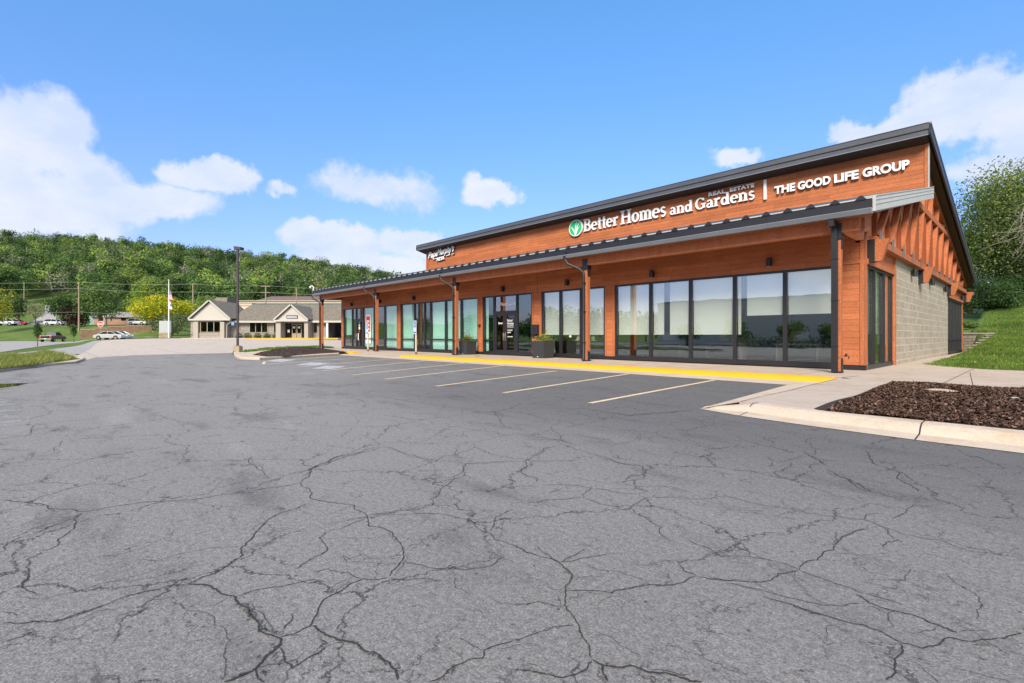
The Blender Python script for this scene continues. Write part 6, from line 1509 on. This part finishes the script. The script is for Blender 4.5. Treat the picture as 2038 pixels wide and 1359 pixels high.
# wooded hill: one mass
def wood_blocks():
    rg = np.random.default_rng(11); VV = []; MI = []
    spots = []
    for d in np.arange(203, 434, 8.2):
        for px in np.arange(-330, 1010, 10.4*F/d):
            spots.append((px+rg.uniform(-14, 14), d+rg.uniform(-4, 4)))
    for px, d in spots:
        if d < 236 and 60 < px < 165: continue
        X, Y, _ = at(px, d); z = terr(X, Y); W = rg.uniform(3.6, 7.6); hh = rg.uniform(8, 13)+W*.55; 
        if d > 408: hh = rg.uniform(8, 16.)
        kind = rg.choice([0, 0, 1, 1, 5, 5, 2, 2, 3, 4, 1]) if d > 215 else rg.choice([0, 1, 1, 0])
        n = int(430*(1.2 if d < 300 else 1)); nb = 6
        bl = np.array([[rg.uniform(-.5, .5)*W, rg.uniform(-.5, .5)*W, hh*rg.uniform(.5, .85), W*rg.uniform(.3, .5), W*rg.uniform(.3, .5), hh*rg.uniform(.12, .20)] for _ in range(nb)]+[[0, 0, hh*.52, W*.82, W*.82, hh*.44]]*3)
        idx = rg.integers(0, nb+3, n); B_ = bl[idx]; u = rg.normal(0, 1, (n, 3)); u[:, 2] = np.abs(u[:, 2])*1.3-.75; u /= np.linalg.norm(u, axis=1)[:, None]
        c = B_[:, :3]+u*B_[:, 3:6]*rg.normal(.95, .12, n)[:, None]+np.array([X, Y, z])
        nr = u*1.5+rg.normal(0, .45, (n, 3)); nr /= np.linalg.norm(nr, axis=1)[:, None]; a = np.cross(nr, rg.normal(0, 1, (n, 3))); a /= np.linalg.norm(a, axis=1)[:, None]; b_ = np.cross(nr, a)
        s_ = (rg.uniform(.28, .78, n)*(1 if kind < 3 else .8)*(W/6.3)**.5)[:, None]
        VV.append(np.stack([c-a*s_, c-b_*s_*.6, c+a*s_, c+b_*s_*.6], 1).reshape(-1, 3)); MI.append(np.full(n, kind))
    V = np.concatenate(VV); return V, np.concatenate(MI)
V, MI = wood_blocks()
o = raw('hillside_wood', V, np.arange(len(V)).reshape(-1, 4), F_MATS, None, MI); o['kind'] = 'stuff'; tag(o, 'dense mixed green wood covering the long hillside behind the road', 'wood')
# bare pale trunks scattered on the hill
hb = MB(); r_ = random.Random(5)
for i in range(70):
    px = r_.uniform(0, 760); d = r_.uniform(230, 400); X, Y, _ = at(px, d); z = terr(X, Y); hh = r_.uniform(9, 15)
    top_ = Vector((X+r_.uniform(-2, 2), Y+r_.uniform(-2, 2), z+hh)); hb.tube([(X, Y, z+3), ((X+top_.x)/2+r_.uniform(-.6, .6), (Y+top_.y)/2, z+hh*.6), top_], [.22, .16, .06], 5)
    for q in range(5):
        a = Vector((X, Y, z)).lerp(top_, r_.uniform(.4, .9)); a.z = z+hh*r_.uniform(.5, .9); hb.tube([a, a+Vector((r_.uniform(-3, 3), r_.uniform(-3, 3), r_.uniform(1, 3.5)))], [.1, .04], 4)
o = hb.build('bare_trunks', m_twig); o['kind'] = 'stuff'; tag(o, 'pale bare trunks and twigs showing through the wooded hillside', 'trunks')

# ---- right hand bank: trees, bushes, block wall
RT = [
 ('broadleaf_tree', 'large light green tree rising behind the rear roof corner', 1985, 56, 345, 270, [G_BD, G_LM], 46000, .125, .35, .0, .18, None),
 ('broadleaf_tree', 'tall green tree at the right edge above the bank', 2125, 50, 285, 330, [G_BD, G_OL], 46000, .115, .35, .0, .3, None),
 ('broadleaf_tree', 'dark tree deep behind the bank trees at right', 2030, 74, 395, 330, [G_DK, G_MD], 16000, .17, .3, .0, .4, None),
 ('broadleaf_tree', 'dark tree close behind the rear wall of the orange building', 1930, 70, 455, 180, [G_DK, G_MD], 9000, .15, .3, .0, .4, None),
]
for nm, lb, px, d, top, wd, mts, n, lf, trk, low_, sp_, zz_ in RT:
    tree(nm, lb, px, d, top, wd, mts, n, lf, trk, low=low_, split=sp_, nb=22, fill=.5)
tree('leafy_bush', 'dense dark green bush on the grass bank behind the building corner', 1960, 44, 555, 130, [F_MATS[0], F_MATS[5]], 14000, .075, .1, low=0, cat='bush', split=.25, nb=14)
tree('leafy_bush', 'low dark bush further right on the bank under the trees', 2060, 50, 545, 130, [F_MATS[0], F_MATS[5]], 10000, .085, .1, low=0, cat='bush', split=.2, nb=12)
tree('leafy_bush', 'low green plants growing above the block retaining wall', 1935, 38, 640, 44, [G_MD, G_BL], 2600, .05, .04, low=0, cat='bush', split=.4, nb=8)
# dead grey branches
t = bgthing('bare_branches', 'tangle of grey leafless branches hanging in front of the right trees', 'branches', 2030, 44)
m = MB(); zb_ = t.location.z; r_ = random.Random(9)
for i in range(24):
    p = Vector((r_.uniform(.6, 2.2), r_.uniform(-1, 1), zof(r_.uniform(395, 470), 44)-zb_)); pts = [p]; dvec = Vector((r_.uniform(-1.2, -.2), r_.uniform(-.4, .4), r_.uniform(-.8, -.1))).normalized()
    for q in range(6): dvec = (dvec+Vector((r_.uniform(-.35, .25), r_.uniform(-.3, .3), r_.uniform(-.42, .2)))).normalized(); pts.append(pts[-1]+dvec*.5)
    m.tube(pts, [.028-.0035*j for j in range(7)], 4)
    for q in range(4):
        a = pts[r_.randrange(1, 6)]; e_ = a+Vector((r_.uniform(-.5, .4), r_.uniform(-.3, .3), r_.uniform(-.6, .3))); m.tube([a, e_, e_+Vector((r_.uniform(-.3, .2), 0, r_.uniform(-.3, .1)))], [.012, .009, .005], 3)
m.tube([(2.6, 0, -.5), (2.2, 0, 5), (1.4, 0, zof(430, 44)-zb_)], [.22, .16, .06], 8)
m.build('twigs', m_twig, t)
# stepped block wall by the rear corner
wl = thing('retaining_wall', 'mossy block retaining wall stepping down beside the lawn at the rear corner', 'wall', (-3.1, 47.5, 0))
m = MB(); m.box(-2.6, .75, 1.0, 1.4, -.2, 1.32); m.build('wall', m_bankstone, wl); m = MB(); m.box(-2.6, .85, .93, 1.45, 1.323, 1.42); m.build('coping', M('concrete cap', (.30, .27, .22), .9, .2, 5), wl)
for i in range(7):
    y0 = 1.0-(i+1)*.72; x0_ = .42-i*.115; zt__ = 1.20-i*.165
    m = MB(); m.box(x0_, x0_+.42, y0, y0+.71, -.2, zt__); m.build('wall_step', m_bankstone, wl); m = MB(); m.box(x0_-.04, x0_+.5, y0-.05, y0+.66, zt__+.002, zt__+.07); m.build('step_cap', MATS['concrete cap'], wl)

# ================================================================== what stands behind the camera (seen in the glass)
t = thing('store_building', 'long beige windowless store mirrored in the large windows', 'building', (-4, -26, 0))
MB().box(-33, 40, -20, 0, 0, 5.6).build('wall', M('beige panel wall', (.80, .63, .47), .85, .05, 1), t); MB().box(-33.1, 40.1, -20.1, .1, 5.603, 5.85).build('coping', m_trim, t)
t['label'] = 'long beige windowless store behind the photographer, mirrored in the large windows'
def wtree(x, y, hh, W, mts, n, lf, lab, grp=None):
    t = thing('broadleaf_tree', lab, 'tree', (x, y, terr(x, y)), 0, grp); r_ = random.Random(int(x*3+y*5+900)); bl = []
    for i in range(9): a = r_.uniform(0, 6.28); q = r_.uniform(.2, .6); s_ = r_.uniform(.4, .6); bl.append((math.cos(a)*q*W, math.sin(a)*q*W, hh*r_.uniform(.35, .8), W*s_, W*s_, hh*.2))
    leafcloud('crown', bl, n, lf, mts, t, int(x+y+900), .4, split=.3); m = MB(); m.tube([(0, 0, 0), (.1, 0, hh*.4), (0, .1, hh*.8)], [.14, .1, .04], 7); m.build('trunk', m_bark, t)
for i, (x, y, hh, W) in enumerate(((-14, -19, 2.6, 1.3), (-9, -20, 3.0, 1.3), (-4.5, -19, 2.5, 1.2), (1, -20, 3.1, 1.5), (6.5, -20, 2.8, 1.4), (-18, -20, 3.0, 1.6), (-24, -21, 3.2, 1.8), (-30, -21, 2.9, 1.8))):
    wtree(x, y, hh, W, [G_MD, G_DK], 1600, .12, 'planted tree in the row before the beige store, mirrored in the glass', 'row of trees before the beige store')
for i, (x, y, hh, W) in enumerate([(-50-i*8.5, -44-(i*37) % 9, 6.2+(i*53) % 4*.7, 5.5) for i in range(10)]):
    wtree(x, y, hh, W, [G_DK, G_MD], 1500, .3, 'tall tree in the belt behind the lot, mirrored in the glass', 'tree belt behind the lot')
MB_h = MB(); MB_h.box(-14, 14, -18.2, -17.4, 0, 1.0)
hdg = leafcloud('hedge', [(x, -17.8+.2*math.sin(x), .5, .8, .5, .6) for x in np.arange(-22, 12, .8)], 9000, .09, [G_DK, G_OL], None, 66, .4, split=.4); tag(hdg, 'low dark hedge along the far side of the lot, mirrored in the glass', 'hedge')
t = thing('security_camera', 'small white camera on a curved bracket at the far left end of the porch gutter', 'camera', (-41.2, 16.3, 4.95))
m = MB(); m.tube([(0, 0, 0), (0, 0, .28), (-.10, -.06, .38), (-.22, -.12, .34)], .035, 6); m.build('bracket', m_white, t); m = MB(); m.ball((-.25, -.14, .27), .09, 6); m.build('camera_dome', m_white, t)
